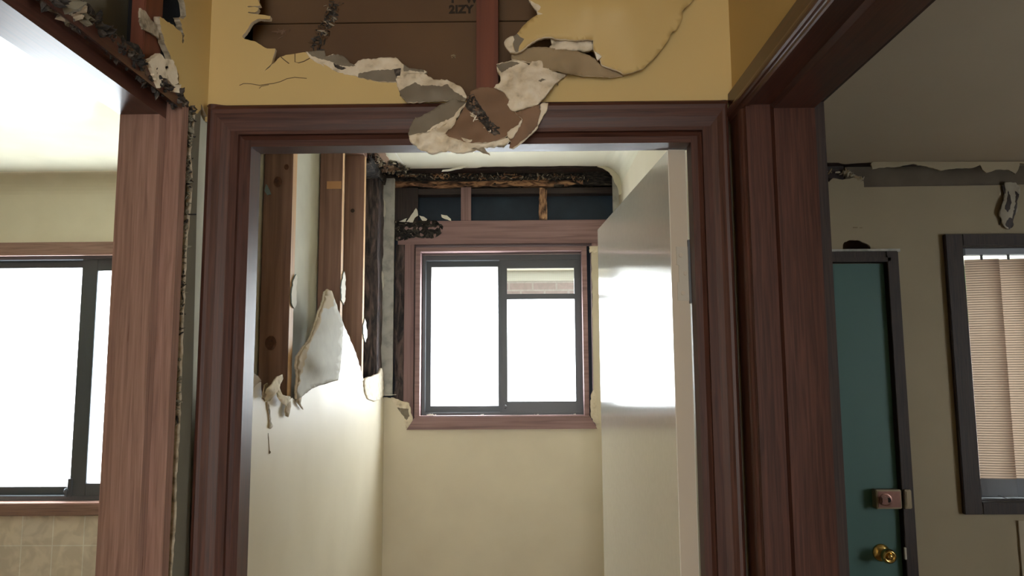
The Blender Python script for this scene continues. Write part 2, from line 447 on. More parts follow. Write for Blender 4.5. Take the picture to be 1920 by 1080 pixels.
# ------------------------------------------------------------------ outside
st('ground', (-8, 8, 3.5, 16, -.3, -.2), 'concrete')
nb = thing('neighbouring_house', 'pink brick house next door seen through the mesh of the toilet window', 'house', (0, 7.6, 0))
box('wall', (-5, 5, 7.5, 7.7, -.2, 2.56), 'brick', nb)
box('fascia', (-5.3, 5.3, 7.1, 7.14, 2.505, 2.60), 'fascia', nb)
box('soffit', (-5.3, 5.3, 7.14, 7.6, 2.555, 2.57), 'fascia', nb)
bm = bmesh.new(); prism(bm, [(7.05, 2.60), (7.05, 2.63), (9.2, 3.6), (11.4, 2.63), (11.4, 2.60)], 'x', -5.4, 5.4); link('roof', bm, 'rooft', nb)
TC = _r*0+yp(1735, 560, 5.6)
tr = thing('garden_tree', 'leafy green tree outside, glimpsed beside the edge of the blind', 'tree', (TC.x, 5.6, -.2))
bm = bmesh.new(); tube(bm, [(TC.x, 5.6, -.2), (TC.x+.03, 5.62, .8), (TC.x-.03, 5.6, 1.5), (TC.x, 5.6, TC.z)], .06, 8, [.08, .06, .05, .02]); link('trunk', bm, 'bark', tr)
bm = bmesh.new(); rnd = random.Random(5)
for i in range(1500):
    p = Vector((rnd.gauss(0, 1), rnd.gauss(0, 1), rnd.gauss(0, 1))).normalized()*rnd.uniform(.5, 1)
    c = TC+Vector((p.x*.36, p.y*.34, p.z*.36)); a = Vector((rnd.uniform(-1, 1), rnd.uniform(-1, 1), rnd.uniform(-1, 1))).normalized(); b = a.orthogonal().normalized()
    vv = [bm.verts.new(c+q) for q in (a*.035, b*.016, -a*.035, -b*.016)]; bm.faces.new(vv)
link('foliage', bm, 'leaf', tr)

# outer skin with openings, wrap, roof
KW = (-2.35, -.97, 1.13, 2.14)      # kitchen window opening
P0 = yp(780, 465, 3.05); P1 = yp(1105, 780, 3.05)
TW = (P0.x, P1.x, P1.z, P0.z)
P0 = yp(1800, 462, 3.05); P1 = yp(1831, 940, 3.05)
RW = (P0.x, 3.0, P1.z, P0.z)


def wall_open(name, y0, y1, x0, x1, z0, z1, ops, m, kind='structure'):
    bm = bmesh.new(); ops = sorted(ops); x = x0
    for a, b, c, d in ops:
        bx(bm, x, a, y0, y1, z0, z1); bx(bm, a, b, y0, y1, z0, c); bx(bm, a, b, y0, y1, d, z1); x = b
    bx(bm, x, x1, y0, y1, z0, z1); return link(name, bm, m, kind=kind)


wall_open('wall_outer_skin', 3.17, 3.28, -3.7, 3.7, -.1, 2.75, [KW, TW, RW], 'darkbrick')
wall_open('wall_wrap', 3.145, 3.15, -.66, .50, .05, 2.6, [(TW[0]-.006, TW[1]+.006, TW[2]-.006, TW[3]+.006)], 'sark')
st('ceiling_roof_space', (-3.8, 3.8, -2.6, 3.75, 2.75, 2.85), 'black')
st('wall_house_left', (-3.8, -3.6, -2.6, 3.2, -.1, 2.75), 'darkbrick')
for i_, d_ in enumerate(((3.61, 3.8, -2.6, -.1, -.1, 2.75), (3.61, 3.8, 1.3, 3.2, -.1, 2.75), (3.61, 3.8, -.1, 1.3, -.1, .95), (3.61, 3.8, -.1, 1.3, 2.05, 2.75))): st('wall_house_right', d_, 'darkbrick')  # opening on this side is made up for the right room fill lamp
st('floor', (-3.7, 3.7, -2.6, 3.2, -.1, 0), 'floor')

# ------------------------------------------------------------------ kitchen (left)
wall_open('wall_kitchen_far', D, D+.01, -3.6, -.636, 0, C, [KW], 'cream_t')
st('ceiling_kitchen', (-3.6, -.636, -1.5, D, C, C+.01), 'ceil_k')
st('wall_kitchen_left', (-3.6, -3.59, -1.5, D, 0, C), 'cream_t')
st('wall_kitchen_right', (-.640, -.630, 1.30, D, 0, C), 'backlin')
st('wall_kitchen_near', (-3.6, -.66, -1.51, -1.5, 0, C), 'cream_t')
st('wall_kitchen_hall_side', (-.680, -.670, -1.5, .43, 0, C), 'cream_t')
st('wall_kitchen_over_opening', (-.660, -.650, .43, 1.36, 2.115, C), 'cement')
st('wall_kitchen_pier', (-.680, -.670, 1.275, 1.36, 0, 2.115), 'cream_t')
def cove(bm, axis, a, b, x, z, dx, r=.076, t=.01):
    pr = []
    for k in range(9):
        an = k*math.pi/16; pr.append((x+dx*(r-r*math.sin(an)*1.0), z-r+r*(1-math.cos(an))*1.0 if False else z-r+r*(1-math.cos(an))))
    # concave quarter: from (x, z-r) on the wall to (x+dx*r, z) on the ceiling
    pr = [(x+dx*(r-r*math.cos(k*math.pi/16)), z-r+r*math.sin(k*math.pi/16)) for k in range(9)]
    pr2 = [(x+dx*(r-r*math.cos(k*math.pi/16))-dx*t*.5, z-r+r*math.sin(k*math.pi/16)+t*.5) for k in range(8, -1, -1)]
    return prism(bm, pr+pr2, axis, a, b)
bm = bmesh.new(); cove(bm, 'x', -3.6, -.64, D, C, -1); link('trim_1', bm, 'cream_t', smooth=False, kind='structure')
st('trim_2', (-3.6, -.641, 3.040, D, .6, 1.093), 'tile')

def win(name, x0, x1, z0, z1, fy, mull, glass, parts):
    """timber reveal, aluminium frame, two sashes"""
    w = thing(name, None, None, ((x0+x1)/2, D, z0)); del w['label'], w['category']; w['kind'] = 'structure'
    return w
wk = win('window_1', *KW, 3.1, 0, 0, 0)
x0, x1, z0, z1 = KW
bm = bmesh.new(); ring(bm, x0-.003, x1+.003, z0-.003, z1+.003, 3.035, 3.105, (.016, .016, .012, .014)); link('window_reveal', bm, 'red_x', wk)
bm = bmesh.new()
za = yp(100, 480, D).z; zb = yp(100, 455.5, D).z
bx(bm, x0-.06, x1+.06, 3.030, D, za, zb, .003)
zc = yp(100, 941.5, D).z; zd = yp(100, 965, D).z
bx(bm, x0-.06, x1+.06, 3.022, D, zd, zc, .003)
bx(bm, x0-.06, x0+.006, 3.030, D, zc, za, .003); bx(bm, x1-.006, x1+.06, 3.030, D, zc, za, .003); link('window_casing', bm, 'red_x', wk)
a0 = yp(148, 700, 3.11).x; a1 = yp(185, 700, 3.11).x; zt = yp(100, 502, 3.11).z; zm = yp(100, 913, 3.11).z
bm = bmesh.new(); ring(bm, x0+.012, x1-.012, z0+.008, z1-.012, 3.085, 3.14, (.03, .03, .02, .02), .0015); link('window_frame', bm, 'alu', wk)
bm = bmesh.new(); ring(bm, x0+.035, a1-.012, z0+.02, z1-.02, 3.116, 3.136, (.035, .024, zm-z0-.02, z1-.02-zt), .0015); link('sash', bm, 'alu', wk)
zt2 = yp(197, 508, 3.10).z; zm2 = yp(195, 906, 3.10).z
bm = bmesh.new(); ring(bm, a0-.001, x1-.035, z0+.02, z1-.02, 3.092, 3.114, (a1-a0-.016, .035, zm2-z0-.02, z1-.02-zt2), .0015)
bx(bm, a0-.004, a0+.012, 3.082, 3.094, zm2-.05, zm2+.02, .001); link('sash', bm, 'alu', wk)
box('glass', (x0+.06, a1-.03, 3.123, 3.127, zm-.01, zt+.01), 'frost', wk)
box('glass', (a0+.03, x1-.06, 3.101, 3.105, zm2-.01, zt2+.01), 'frost', wk)
lt = thing('sash_latch', 'small round latch at the foot of the kitchen window meeting stile', 'latch', (a0, 3.085, zm))
bm = bmesh.new(); lathe(bm, (a0-.006, 3.092, zm-.012), (0, -1, 0), [(0, .013), (.008, .013), (.012, .008)]); link('latch_body', bm, 'alu', lt)
bm = bmesh.new(); bx(bm, a0-.01, a0-.002, 3.074, 3.086, zm-.034, zm-.008, .001); link('thumb_tab', bm, 'alu', lt)

# ------------------------------------------------------------------ hall side walls: rebated door jambs
def jamb_head(name, prof, y0, y1, m, parent):
    bm = bmesh.new(); prism(bm, prof, 'y', y0, y1); return link(name, bm, m, parent)
jl = thing('opening_jamb', 'worn red-brown timber jamb and head lining the left kitchen opening', 'door jamb', (-.63, 1.25, 0))
bm = bmesh.new(); prism(bm, [(-.572, 1.244), (-.5985, 1.244), (-.5985, 1.219), (-.664, 1.219), (-.664, 1.268), (-.572, 1.268)], 'z', 0, 2.085); link('jamb', bm, 'red_z', jl)
jamb_head('jamb_head', [(-.572, 2.073), (-.576, 2.0745), (-.583, 2.079), (-.590, 2.084), (-.598, 2.085), (-.5985, 2.056), (-.664, 2.056), (-.664, 2.105), (-.572, 2.105)], .44, 1.243, 'mahog_y', jl)
bm = bmesh.new(); prism(bm, [(-.572, .44), (-.664, .44), (-.664, .42), (-.572, .42)], 'z', 0, 2.105); link('jamb', bm, 'red_z', jl)
jr = thing('opening_jamb', 'dark varnished jamb and head lining the right room opening', 'door jamb', (.43, 1.25, 0))
bm = bmesh.new(); prism(bm, [(.382, 1.250), (.423, 1.250), (.425, 1.238), (.493, 1.238), (.493, 1.275), (.382, 1.275)], 'z', 0, 2.075); link('jamb', bm, 'mahog_z', jr)
jamb_head('jamb_head', [(.382, 2.073), (.423, 2.073), (.425, 2.062), (.493, 2.062), (.493, 2.10), (.382, 2.10)], .44, 1.25, 'mahog_y', jr)
bm = bmesh.new(); prism(bm, [(.382, .44), (.493, .44), (.493, .42), (.382, .42)], 'z', 0, 2.10); link('jamb', bm, 'mahog_z', jr)
# casings, right opening
cas = [(0, 0), (.0, .008), (.003, .011), (.030, .012), (.033, .0125), (.035, .016), (.038, .019), (.042, .0205), (.046, .0205), (.050, .019), (.053, .016), (.0545, .012), (.056, .010), (.060, .009), (.062, .006), (.062, 0)]
sc_ = thing('opening_casing', 'dark polished casing with beaded edge around the right opening', 'casing', (.38, 1.29, 0))
bm = bmesh.new(); prism(bm, [(XR-p[1]*.75, 2.129-p[0]*.95) for p in cas], 'y', .40, HY-.001); link('casing_head', bm, 'mahog_y', sc_)
bm = bmesh.new(); prism(bm, [(XR-p[1]*.6, HY-.001 if p[0] == 0 else 1.322-p[0]*1.14) for p in cas], 'z', 0, 2.07); link('casing_leg', bm, 'mahog_z', sc_)
st('trim_3', (.495, .512, 1.246, 1.31, 0, 2.13), 'dark_z'); st('trim_4', (.495, .512, .40, 1.31, 2.075, 2.135), 'dark_y')
# linings right
bm = bmesh.new(); bx(bm, XR, XR+.01, .42, 1.36, 2.10, C); link('wall_right', bm, 'cream', kind='structure')
st('wall_right', (XR, XR+.01, -2.0, .42, 0, C), 'cream'); st('wall_right', (XR, XR+.01, 1.276, 1.36, 0, 2.1), 'cream')
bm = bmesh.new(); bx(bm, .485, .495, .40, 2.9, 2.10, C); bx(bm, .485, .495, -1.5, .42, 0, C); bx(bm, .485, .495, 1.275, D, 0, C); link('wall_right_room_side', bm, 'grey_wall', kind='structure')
# hall rear, ceiling
wall_open('wall_rear', -2.0, -1.99, XL, XR, 0, C, [(-.5, .3, .7, 2.3)], 'cream')  # rear opening added to let the hall fill lamp in
st('ceiling_hall', (XL-.1, XR+.1, -2.1, 1.343, C, C+.01), 'cream')
st('wall_left_near', (XL-.01, XL, -2.0, .42, 0, C), 'cream')

# ------------------------------------------------------------------ hall left wall over the opening: broken plaster
PL = lambda x, y: xp(x, y, XL)
o = [w3(XL, HY+.009, 2.44), w3(XL, HY+.009, 2.3), w3(XL, HY+.009, 2.2), w3(XL, HY+.009, 2.09), (377, 195), (377, 205), (369, 215), (362, 205), (352, 196), (345, 180), (337, 160), (333, 135), (325, 120), (318, 100), (308, 80), (304, 62), (300, 45), (300, 31), (310, 38), (318, 42), (328, 50), (340, 62), (343, 82), (346, 66), (338, 40), (335, 33), (343, 36), (349, 30), (347, 10), (344, 0), (343, -70)]
wl = sheet('wall_left', rag(o, 1.2, 6, 3, straight=(0, 1, 2, 3, 30)), PL, (-.01, 0, 0), ['cream', 'gyps_d', 'paper_grey'], kind='structure')
o = [(366, 215), (377, 205), (372, 300), (369, 392), (353, 1090), (322, 1090), (331, 960), (331, 900), (338, 800), (345, 600), (352, 450), (359, 380), (361, 330), (358, 290), (362, 250)]
sheet('wall_left_strip', rag(o, 1.0, 9, 8, straight=(1, 2, 3, 4)), PL, (-.01, 0, 0), ['cement', 'gyps_d', 'gyps_d'], kind='structure')
st('wall_left_core', (-.662, XL-.012, 1.269, 1.335, 0, 2.10), 'cement')
# small crack
bm = bmesh.new(); p = xp(354, 402, XL+.0005); q = xp(367, 402, XL+.0005); tube(bm, [p, q], .0013, 6)
tag(link('wall_crack', bm, 'black', wl), 'short dark crack')
# timbers and crumbs in the open wall
y_a = xp(305, 60, -.585).y; y_b = xp(268, 60, -.585).y
tag(box('gap_shade_block', (-.648, -.612, xp(278, 60, -.612).y, 1.42, 2.14, C+.1), 'black', None, .001), 'added black block painting the shade of the gap at the top of the left wall', 'timber')  # added block, its black stands in for the shaded void
t = tag(beam('wall_stud', -.605, -.583, min(y_a, y_b), max(y_a, y_b)-.006, 2.107, C+.1, 'studred'), 'short red-brown stud exposed above the left kitchen opening', 'stud')
tag(beam('termite_lintel', -.648, -.580, .44, 1.30, 2.105, 2.125, 'termite', rough=.012, step=.016, seed=4), 'blackened eaten packer lying on top of the left opening head', 'timber')
PLb = lambda x, y: xp(x, y, -.578)
c = crumble('termite_debris', [(90, -12, 9), (118, 6, 9), (150, 30, 8), (185, 58, 8), (215, 85, 8), (245, 112, 7), (275, 140, 7), (305, 162, 7), (330, 182, 6), (352, 205, 5)], PLb, ['mould', 'termite', 'termite'], .0085, 520, 7, kind='stuff')
tag(c, 'black crumbly termite mud along the top of the left opening', 'debris')
c = crumble('termite_debris', [(352, 205, 3), (357, 230, 3), (355, 270, 3), (353, 310, 3), (352, 350, 3), (350, 420, 2), (344, 520, 2), (338, 640, 2), (330, 800, 2)], lambda x, y: xp(x, y, -.575), ['cement', 'termite', 'cement'], .0045, 170, 9, kind='stuff', flat=.25)
tag(c, 'grey dirt crust in the gap between left jamb and plaster strip', 'debris')
pl = thing('plaster_shard', 'cracked cream plaster chips stuck low in the broken left wall corner', 'plaster', tuple(xp(310, 140, -.57)))
for o_, s_ in (([(277, 116), (300, 100), (312, 112), (316, 132), (312, 150), (300, 165), (292, 150), (288, 135)], 2), ([(312, 110), (324, 112), (332, 130), (335, 155), (326, 160), (316, 150), (310, 130)], 3), ([(325, 158), (340, 158), (338, 174), (326, 172)], 5)):
    sheet('chip', rag(o_, 1.2, 5, s_), lambda x, y: xp(x, y, -.566), (-.008, 0, 0), ['gyps', 'gyps', 'gyps_d'], pl)
sheet('torn_paper', rag([(264, 15), (274, 22), (290, 45), (298, 60), (298, 72), (285, 62), (268, 55), (263, 40)], 1.2, 5, 6), lambda x, y: xp(x, y, -.575), (-.003, 0, 0), ['gyps_d', 'gyps_d', 'gyps_d'], pl)
c = crumble('plaster_crumbs', [(120, -5, 8), (135, 18, 8), (150, 35, 6)], lambda x, y: xp(x, y, -.575), ['gyps_d', 'cement'], .012, 26, 17, kind='stuff')
tag(c, 'grey plaster crumbs at the upper left of the torn wall', 'debris')

# ------------------------------------------------------------------ hall end wall with the big hole
PE = lambda x, y: yp(x, y, HY)
def wl2(x, z):  # world point on end wall -> photo measure
    v = Vector((x, HY, z))-CAM; return (960+FPX*v.dot(_r)/v.dot(_f), 540-FPX*v.dot(_u)/v.dot(_f))
outer = [wl2(XL-.004, C), wl2(XL-.004, 2.085), wl2(XR+.004, 2.085), wl2(XR+.004, C)]
hole = [(489, -70), (484, -30), (483.5, 0), (488, 10), (478, 11), (464, 11.5), (464, 13), (478, 12.5), (485, 15), (484, 19), (478, 23), (466, 22), (465, 24), (480, 26), (507, 30), (506, 36), (486, 35), (473, 41), (468, 48), (465, 54), (454, 68.5), (460, 74), (477, 77), (489, 84), (501, 91), (516, 91), (513, 104), (509.5, 118.5), (500, 128), (494, 135), (502, 129), (511, 120), (525, 107), (536, 103), (552, 101), (573, 98), (583, 107), (596, 115), (606, 120), (620, 128), (634, 133), (657, 137), (677, 143), (711, 150), (742, 150), (746, 165), (753, 180), (765, 189), (1015, 188), (1020, 165), (1032, 150), (1048, 141), (1100, 130), (1180, 118), (1230, 80), (1262, 20), (1275, -20), (1280, -70)]
wf = sheet('wall_front', outer, PE, (0, .01, 0), ['cream', 'gyps', 'paper_grey'], holes=[rag(hole, .7, 6, 21, straight=(len(hole)-1, 46))], kind='structure')
# hairline crack below the hole
bm = bmesh.new(); pts = [(449, 160), (457, 156.5), (470, 157), (487, 160), (500, 158), (513, 156.5), (526, 153), (538, 147.5), (553, 145), (575, 147)]
tube(bm, [yp(x, y, HY-.0004) for x, y in pts], .0007, 5); pts = [(486, 166), (490, 162), (504, 159)]; tube(bm, [yp(x, y, HY-.0004) for x, y in pts], .0006, 5)
pts = [(527, 107), (534, 113), (542, 119)]; tube(bm, [yp(x, y, HY-.0004) for x, y in pts], .0009, 5)
pts = [(553, 101), (553, 116), (560, 118), (570, 115), (581, 109)]; tube(bm, [yp(x, y, HY-.0004) for x, y in pts], .0009, 5)
tag(link('wall_crack', bm, mat('crack_shadow_brown', (.16, .11, .06), .9), wf), 'thin brown cracks in cream paint')
# folded paper edges hanging at the left of the hole
sheet('torn_edge', rag([(464, 12), (470, 24), (480, 27), (507, 30), (506, 36), (486, 36), (473, 42), (466, 54), (461, 60), (463, 40), (461, 28)], .6, 6, 5), lambda x, y: yp(x, y, HY+.004), (0, .003, 0), ['paper_tan', 'gyps', 'gyps'], wf)
e1 = [(573, 97), (585, 96), (597, 94.5), (608.5, 95), (610, 105.5), (620, 103), (632.6, 101), (649, 109), (656, 118), (664, 121), (671, 114), (681, 110.5), (700, 110), (720, 108), (742, 107.5), (754, 119), (768, 128), (791, 130), (800, 134), (790, 139), (765, 137), (757, 142), (748, 152), (746, 165), (742, 153), (711, 153), (677, 146), (657, 140), (634, 136), (606, 124), (583, 110)]
flap('broken_edge', e1, [(583, 100, HY-.001), (640, 128, HY-.002), (640, 105, HY+.006), (700, 112, HY-.004), (700, 128, HY-.012), (740, 112, HY-.004), (700, 148, HY-.003), (742, 150, HY-.003), (760, 130, HY-.008), (790, 134, HY+.002)],
     ['gyps', 'gyps', 'gyps', 'paper_grey', 'mould'], wf, thick=.008, grid=4, rough=-.004, seed=11,
     zones=[([(570, 90), (612, 90), (612, 106), (640, 98), (660, 118), (668, 124), (650, 124), (632, 122), (618, 114), (600, 110), (584, 105)], 3), ([(672, 138), (700, 132), (742, 130), (745, 155), (711, 155), (672, 148)], 3), ([(739, 130), (752, 128), (750, 142), (742, 144)], 4), ([(625, 118), (640, 124), (650, 128), (640, 131), (628, 126)], 4), ([(757, 118), (795, 128), (795, 136), (770, 132), (757, 134)], 3)])

# behind the hole: stud and the back of the toilet's lining
bk = thing('backing_board', 'old brown paper-faced board behind the hole over the toilet doorway', 'board', (0, 1.42, 2.1))
zj = yp(700, 42.5, 1.424).z
box('board_panel', (XL, XR, 1.424, 1.434, zj+.0012, C+.15), 'kraft', bk, .0006); box('board_panel', (XL, XR, 1.424, 1.434, 2.07, zj-.0012), 'kraft', bk, .0006)
c = crumble('mud_trail', [(632, -8, 10), (625, 15, 11), (615, 35, 9), (610, 55, 9), (600, 75, 11), (588, 88, 12)], lambda x, y: yp(x, y, 1.4235), ['mould', 'mould', 'kraft'], .005, 170, 12, bk, flat=.25)
c = crumble('glue_dab', [(610, 10, 6), (625, 30, 7), (605, 55, 6), (608, 70, 5), (626, 35, 3)], lambda x, y: yp(x, y, 1.421), ['gyps_d'], .0035, 22, 13, bk, flat=.3)
c = crumble('glue_dab', [(850, 106, 3), (852, 107, 3)], lambda x, y: yp(x, y, 1.423), ['paper_tan'], .004, 7, 14, bk, flat=.3)
c = crumble('glue_dab', [(520, 62, 3), (528, 56, 5), (540, 60, 4), (518, 72, 3)], lambda x, y: yp(x, y, 1.423), ['paper_brown'], .004, 14, 15, bk, flat=.2)
def text(body, x, y, Y, size, parent, mirror=False):
    cu = bpy.data.curves.new('stamp_lettering', 'FONT'); cu.body = body; cu.size = size; cu.extrude = .0003; cu.offset = size*.05; cu.align_x = 'LEFT'; cu.space_character = 1.05
    o = bpy.data.objects.new('stamp_lettering', cu); COL.objects.link(o); cu.materials.append(M['ink'])
    bpy.context.view_layer.update(); me = bpy.data.meshes.new_from_object(o.evaluated_get(bpy.context.evaluated_depsgraph_get())); bpy.data.objects.remove(o)
    o = bpy.data.objects.new('stamp_lettering', me); COL.objects.link(o)
    o.parent = parent; o.location = Vector(yp(x, y, Y))-Vector(parent.location); o.rotation_euler = (math.pi/2, 0, 0)
    return o
text('2IZY', 842, 24.5, 1.4235, .0225, bk); text('I', 846, 4.5, 1.4235, .0225, bk); text('W', 873, 4.5, 1.4235, .0225, bk)
x0 = yp(893, 90, 1.355).x; x1 = yp(934, 90, 1.355).x
tag(beam('wall_stud', x0, x1, 1.355, 1.422, 2.115, C+.2, 'studred'), 'dark red-brown stud standing in the hole above the toilet doorway', 'stud')
tag(beam('door_lintel', -.565, .38, 1.356, 1.42, 2.062, 2.113, 'mahog_x'), 'timber lintel hidden behind the plaster over the toilet doorway', 'timber')
for a, b in ((-.57, -.53), (.345, .385)): pass

# hanging torn plaster over the door head
hp = thing('hanging_plaster', 'crumpled torn plasterboard hanging in folds over the middle of the toilet door head', 'plasterboard', (-.05, 1.32, 2.06))
W0 = HY-.004
flap('paper_fold', [(746, 165), (742, 148), (752, 141), (772, 137), (799, 139), (813, 149), (838, 149), (852, 156), (866, 164), (876, 182), (872, 188), (862, 190), (848, 187), (820, 191), (764, 192), (752, 180)],
     [(746, 165, W0), (752, 141, W0+.002), (799, 140, W0), (838, 152, W0-.004), (873, 180, W0-.012), (764, 191, W0-.022), (810, 172, W0-.03), (850, 180, W0-.024), (780, 150, W0-.012)],
     ['gyps', 'gyps', 'gyps', 'paper_grey'], hp, grid=5, rough=.003, seed=31,
     zones=[([(742, 168), (750, 170), (762, 162), (778, 154), (790, 161), (810, 159), (826, 162), (840, 158), (850, 170), (862, 178), (880, 186), (862, 196), (764, 198), (748, 190)], 3)])
flap('paper_fold', [(877, 186), (874, 192), (862, 190), (856, 186), (842, 188), (820, 200), (795, 214), (776, 224), (770, 236), (765, 250), (770, 265), (790, 262), (812, 246), (835, 232), (858, 220), (866, 205), (875, 196)],
     [(876, 188, W0-.014), (845, 188, W0-.026), (776, 224, W0-.040), (766, 250, W0-.050), (812, 246, W0-.045), (860, 216, W0-.030)],
     ['gyps', 'gyps', 'gyps', 'paper_grey'], hp, grid=6, rough=.003, seed=32,
     zones=[([(880, 186), (862, 186), (840, 184), (760, 222), (758, 255), (790, 250), (800, 248), (808, 240), (830, 228), (848, 220), (858, 208), (868, 198)], 3)])
flap('gypsum_lump', [(766, 254), (776, 252), (800, 248), (820, 236), (838, 226), (856, 220), (852, 232), (835, 252), (855, 256), (880, 262), (905, 264), (935, 262), (960, 256), (968, 247), (956, 262), (948, 270), (925, 274), (902, 276), (884, 284), (860, 288), (838, 283), (810, 288), (790, 283), (776, 270), (768, 264)],
     [(766, 256, W0-.050), (800, 262, W0-.062), (845, 228, W0-.034), (850, 270, W0-.062), (905, 270, W0-.052), (950, 264, W0-.040), (810, 286, W0-.052), (870, 286, W0-.048)],
     ['gyps', 'gyps', 'gyps_d'], hp, grid=4, rough=-.009, seed=33, nf=None) if False else None
flap('gypsum_lump', [(766, 254), (776, 252), (800, 248), (820, 236), (838, 226), (856, 220), (852, 232), (835, 252), (855, 256), (880, 262), (905, 264), (935, 262), (960, 256), (956, 262), (948, 270), (925, 274), (902, 276), (884, 284), (860, 288), (838, 283), (810, 288), (790, 283), (776, 270), (768, 264)],
     [(766, 256, W0-.050), (800, 262, W0-.062), (845, 228, W0-.034), (850, 270, W0-.062), (905, 270, W0-.052), (950, 264, W0-.040), (810, 286, W0-.052), (870, 286, W0-.048)],
     ['gyps', 'gyps', 'gyps_d'], hp, thick=.010, grid=4, rough=-.010, seed=33)
flap('brown_paper_face', [(877, 186), (882, 172), (896, 165), (915, 163), (930, 166), (945, 173), (955, 190), (956, 200), (966, 212), (978, 222), (974, 236), (958, 248), (948, 256), (930, 264), (905, 268), (880, 268), (850, 262), (832, 252), (852, 234), (860, 220), (868, 205)],
     [(880, 178, W0-.022), (930, 166, W0-.020), (956, 200, W0-.030), (978, 222, W0-.036), (950, 254, W0-.046), (905, 266, W0-.062), (850, 258, W0-.060), (862, 222, W0-.038), (905, 215, W0-.034), (890, 240, W0-.052)],
     ['paper_brown', 'gyps', 'paper_grey', 'mould', 'paper_tan'], hp, grid=5, rough=.002, seed=34,
     zones=[([(876, 180), (888, 176), (896, 190), (906, 206), (916, 220), (926, 235), (938, 252), (926, 254), (912, 243), (900, 226), (890, 214), (880, 208), (873, 200)], 3)])
c = crumble('mud_crust', [(882, 184, 5), (890, 200, 6), (902, 218, 7), (915, 234, 7), (930, 248, 7)], lambda x, y: yp(x, y, idw([(880, 178, W0-.024), (905, 215, W0-.037), (938, 250, W0-.046)], x, y)-.002), ['mould', 'mould', 'paper_brown'], .0035, 120, 22, hp, flat=.4)
c = crumble('gypsum_crumb', [(884, 214, 3), (890, 222, 3), (915, 249, 2), (922, 250, 2)], lambda x, y: yp(x, y, W0-.048), ['gyps'], .003, 14, 23, hp, flat=.6)
flap('gypsum_slab', [(925, 165), (930, 158), (937, 155), (938, 142), (932, 132), (931, 120), (945, 117), (958, 113), (975, 114), (992, 122), (998, 114), (1006, 110), (1014, 111), (1026, 120), (1030, 130), (1045, 136), (1063, 139), (1050, 150), (1038, 160), (1026, 175), (1016, 186), (1008, 196), (990, 200), (972, 206), (966, 209), (956, 204), (951, 196), (955, 186), (946, 174), (938, 168)],
     [(931, 120, W0-.006), (975, 116, W0-.012), (1010, 112, W0-.016), (1062, 139, W0-.008), (1026, 175, W0-.030), (990, 160, W0-.034), (966, 206, W0-.034), (930, 162, W0-.014), (955, 190, W0-.034)],
     ['gyps', 'gyps', 'gyps_d', 'paper_grey'], hp, thick=.010, grid=4, rough=-.007, seed=35,
     zones=[([(1009, 152), (1016, 147), (1024, 149), (1014, 154)], 3), ([(930, 122), (945, 118), (960, 115), (975, 118), (962, 124), (950, 130), (940, 136)], 3)])
flap('brown_paper_face', [(966, 210), (990, 202), (1012, 196), (1014, 208), (1010, 222), (1008, 236), (996, 250), (984, 260), (970, 272), (960, 278), (955, 276), (958, 266), (954, 258), (958, 250), (972, 240), (980, 224)],
     [(966, 210, W0-.034), (1012, 196, W0-.030), (1008, 236, W0-.028), (958, 276, W0-.040), (975, 240, W0-.046)],
     ['paper_brown', 'gyps', 'paper_tan'], hp, grid=6, rough=.002, seed=36)
flap('gypsum_rim', [(1013, 196), (1020, 192), (1028, 193), (1026, 205), (1018, 218), (1012, 230), (1009, 238), (998, 250), (985, 262), (972, 272), (962, 279), (970, 270), (984, 258), (996, 247), (1006, 236), (1010, 220)],
     [(1020, 195, W0-.022), (1010, 236, W0-.025), (965, 276, W0-.038)], ['gyps', 'gyps', 'gyps'], hp, thick=.006, grid=4, rough=-.004, seed=37)
flap('gypsum_lump', [(951, 248), (962, 240), (972, 234), (976, 226), (979, 224), (976, 236), (968, 248), (962, 258), (957, 260), (952, 256)],
     [(960, 248, W0-.050), (977, 226, W0-.044)], ['gyps', 'gyps', 'gyps'], hp, grid=4, rough=-.005, seed=38)
flap('paper_sliver', [(884, 278), (905, 274), (912, 283), (918, 288), (919, 292), (910, 288), (896, 282)], [(884, 278, W0-.05), (918, 290, W0-.045)], ['gyps_d', 'gyps', 'gyps'], hp, thick=.002, grid=6, seed=39)

# bulging painted sheet to the right of the hole
bs = thing('bulging_plaster', 'bulged cream plasterboard sheet with a torn slot, right of the hole', 'plasterboard', (.15, 1.32, 2.2))
bo = [(1010, -75), (1005, -40), (991, 0), (998, 10), (1006, 20), (1008, 27), (1000, 32), (992, 38), (982, 47), (972, 60), (966, 66), (957, 68), (948, 74), (945, 80), (950, 90), (956, 97), (966, 98), (976, 95), (984, 90), (990, 84), (997, 79), (1010, 72), (1022, 69), (1034, 69), (1040, 72), (1060, 73), (1080, 76), (1100, 74), (1113, 75), (1113, 92), (1118, 102), (1124, 110), (1129, 122), (1140, 126), (1158, 132), (1172, 139), (1190, 134), (1207, 128), (1230, 105), (1250, 80), (1262, 58), (1270, 54), (1280, 34), (1279, 20), (1290, 10), (1303, -5), (1322, -75)]
bc = [(1005, -40, W0), (991, 0, W0-.006), (1000, 30, W0-.018), (960, 70, W0-.030), (948, 82, W0-.028), (970, 96, W0-.034), (1030, 66, W0-.034), (1113, 75, W0-.036), (1130, 122, W0-.030), (1172, 139, W0-.010), (1230, 105, W0-.006), (1262, 58, W0-.006), (1300, -5, W0-.004), (1322, -75, W0), (1120, -30, W0-.035), (1100, 15, W0-.085), (1170, 20, W0-.075), (1180, 75, W0-.034), (1150, 110, W0-.018), (1230, 5, W0-.045), (1040, 15, W0-.045)]
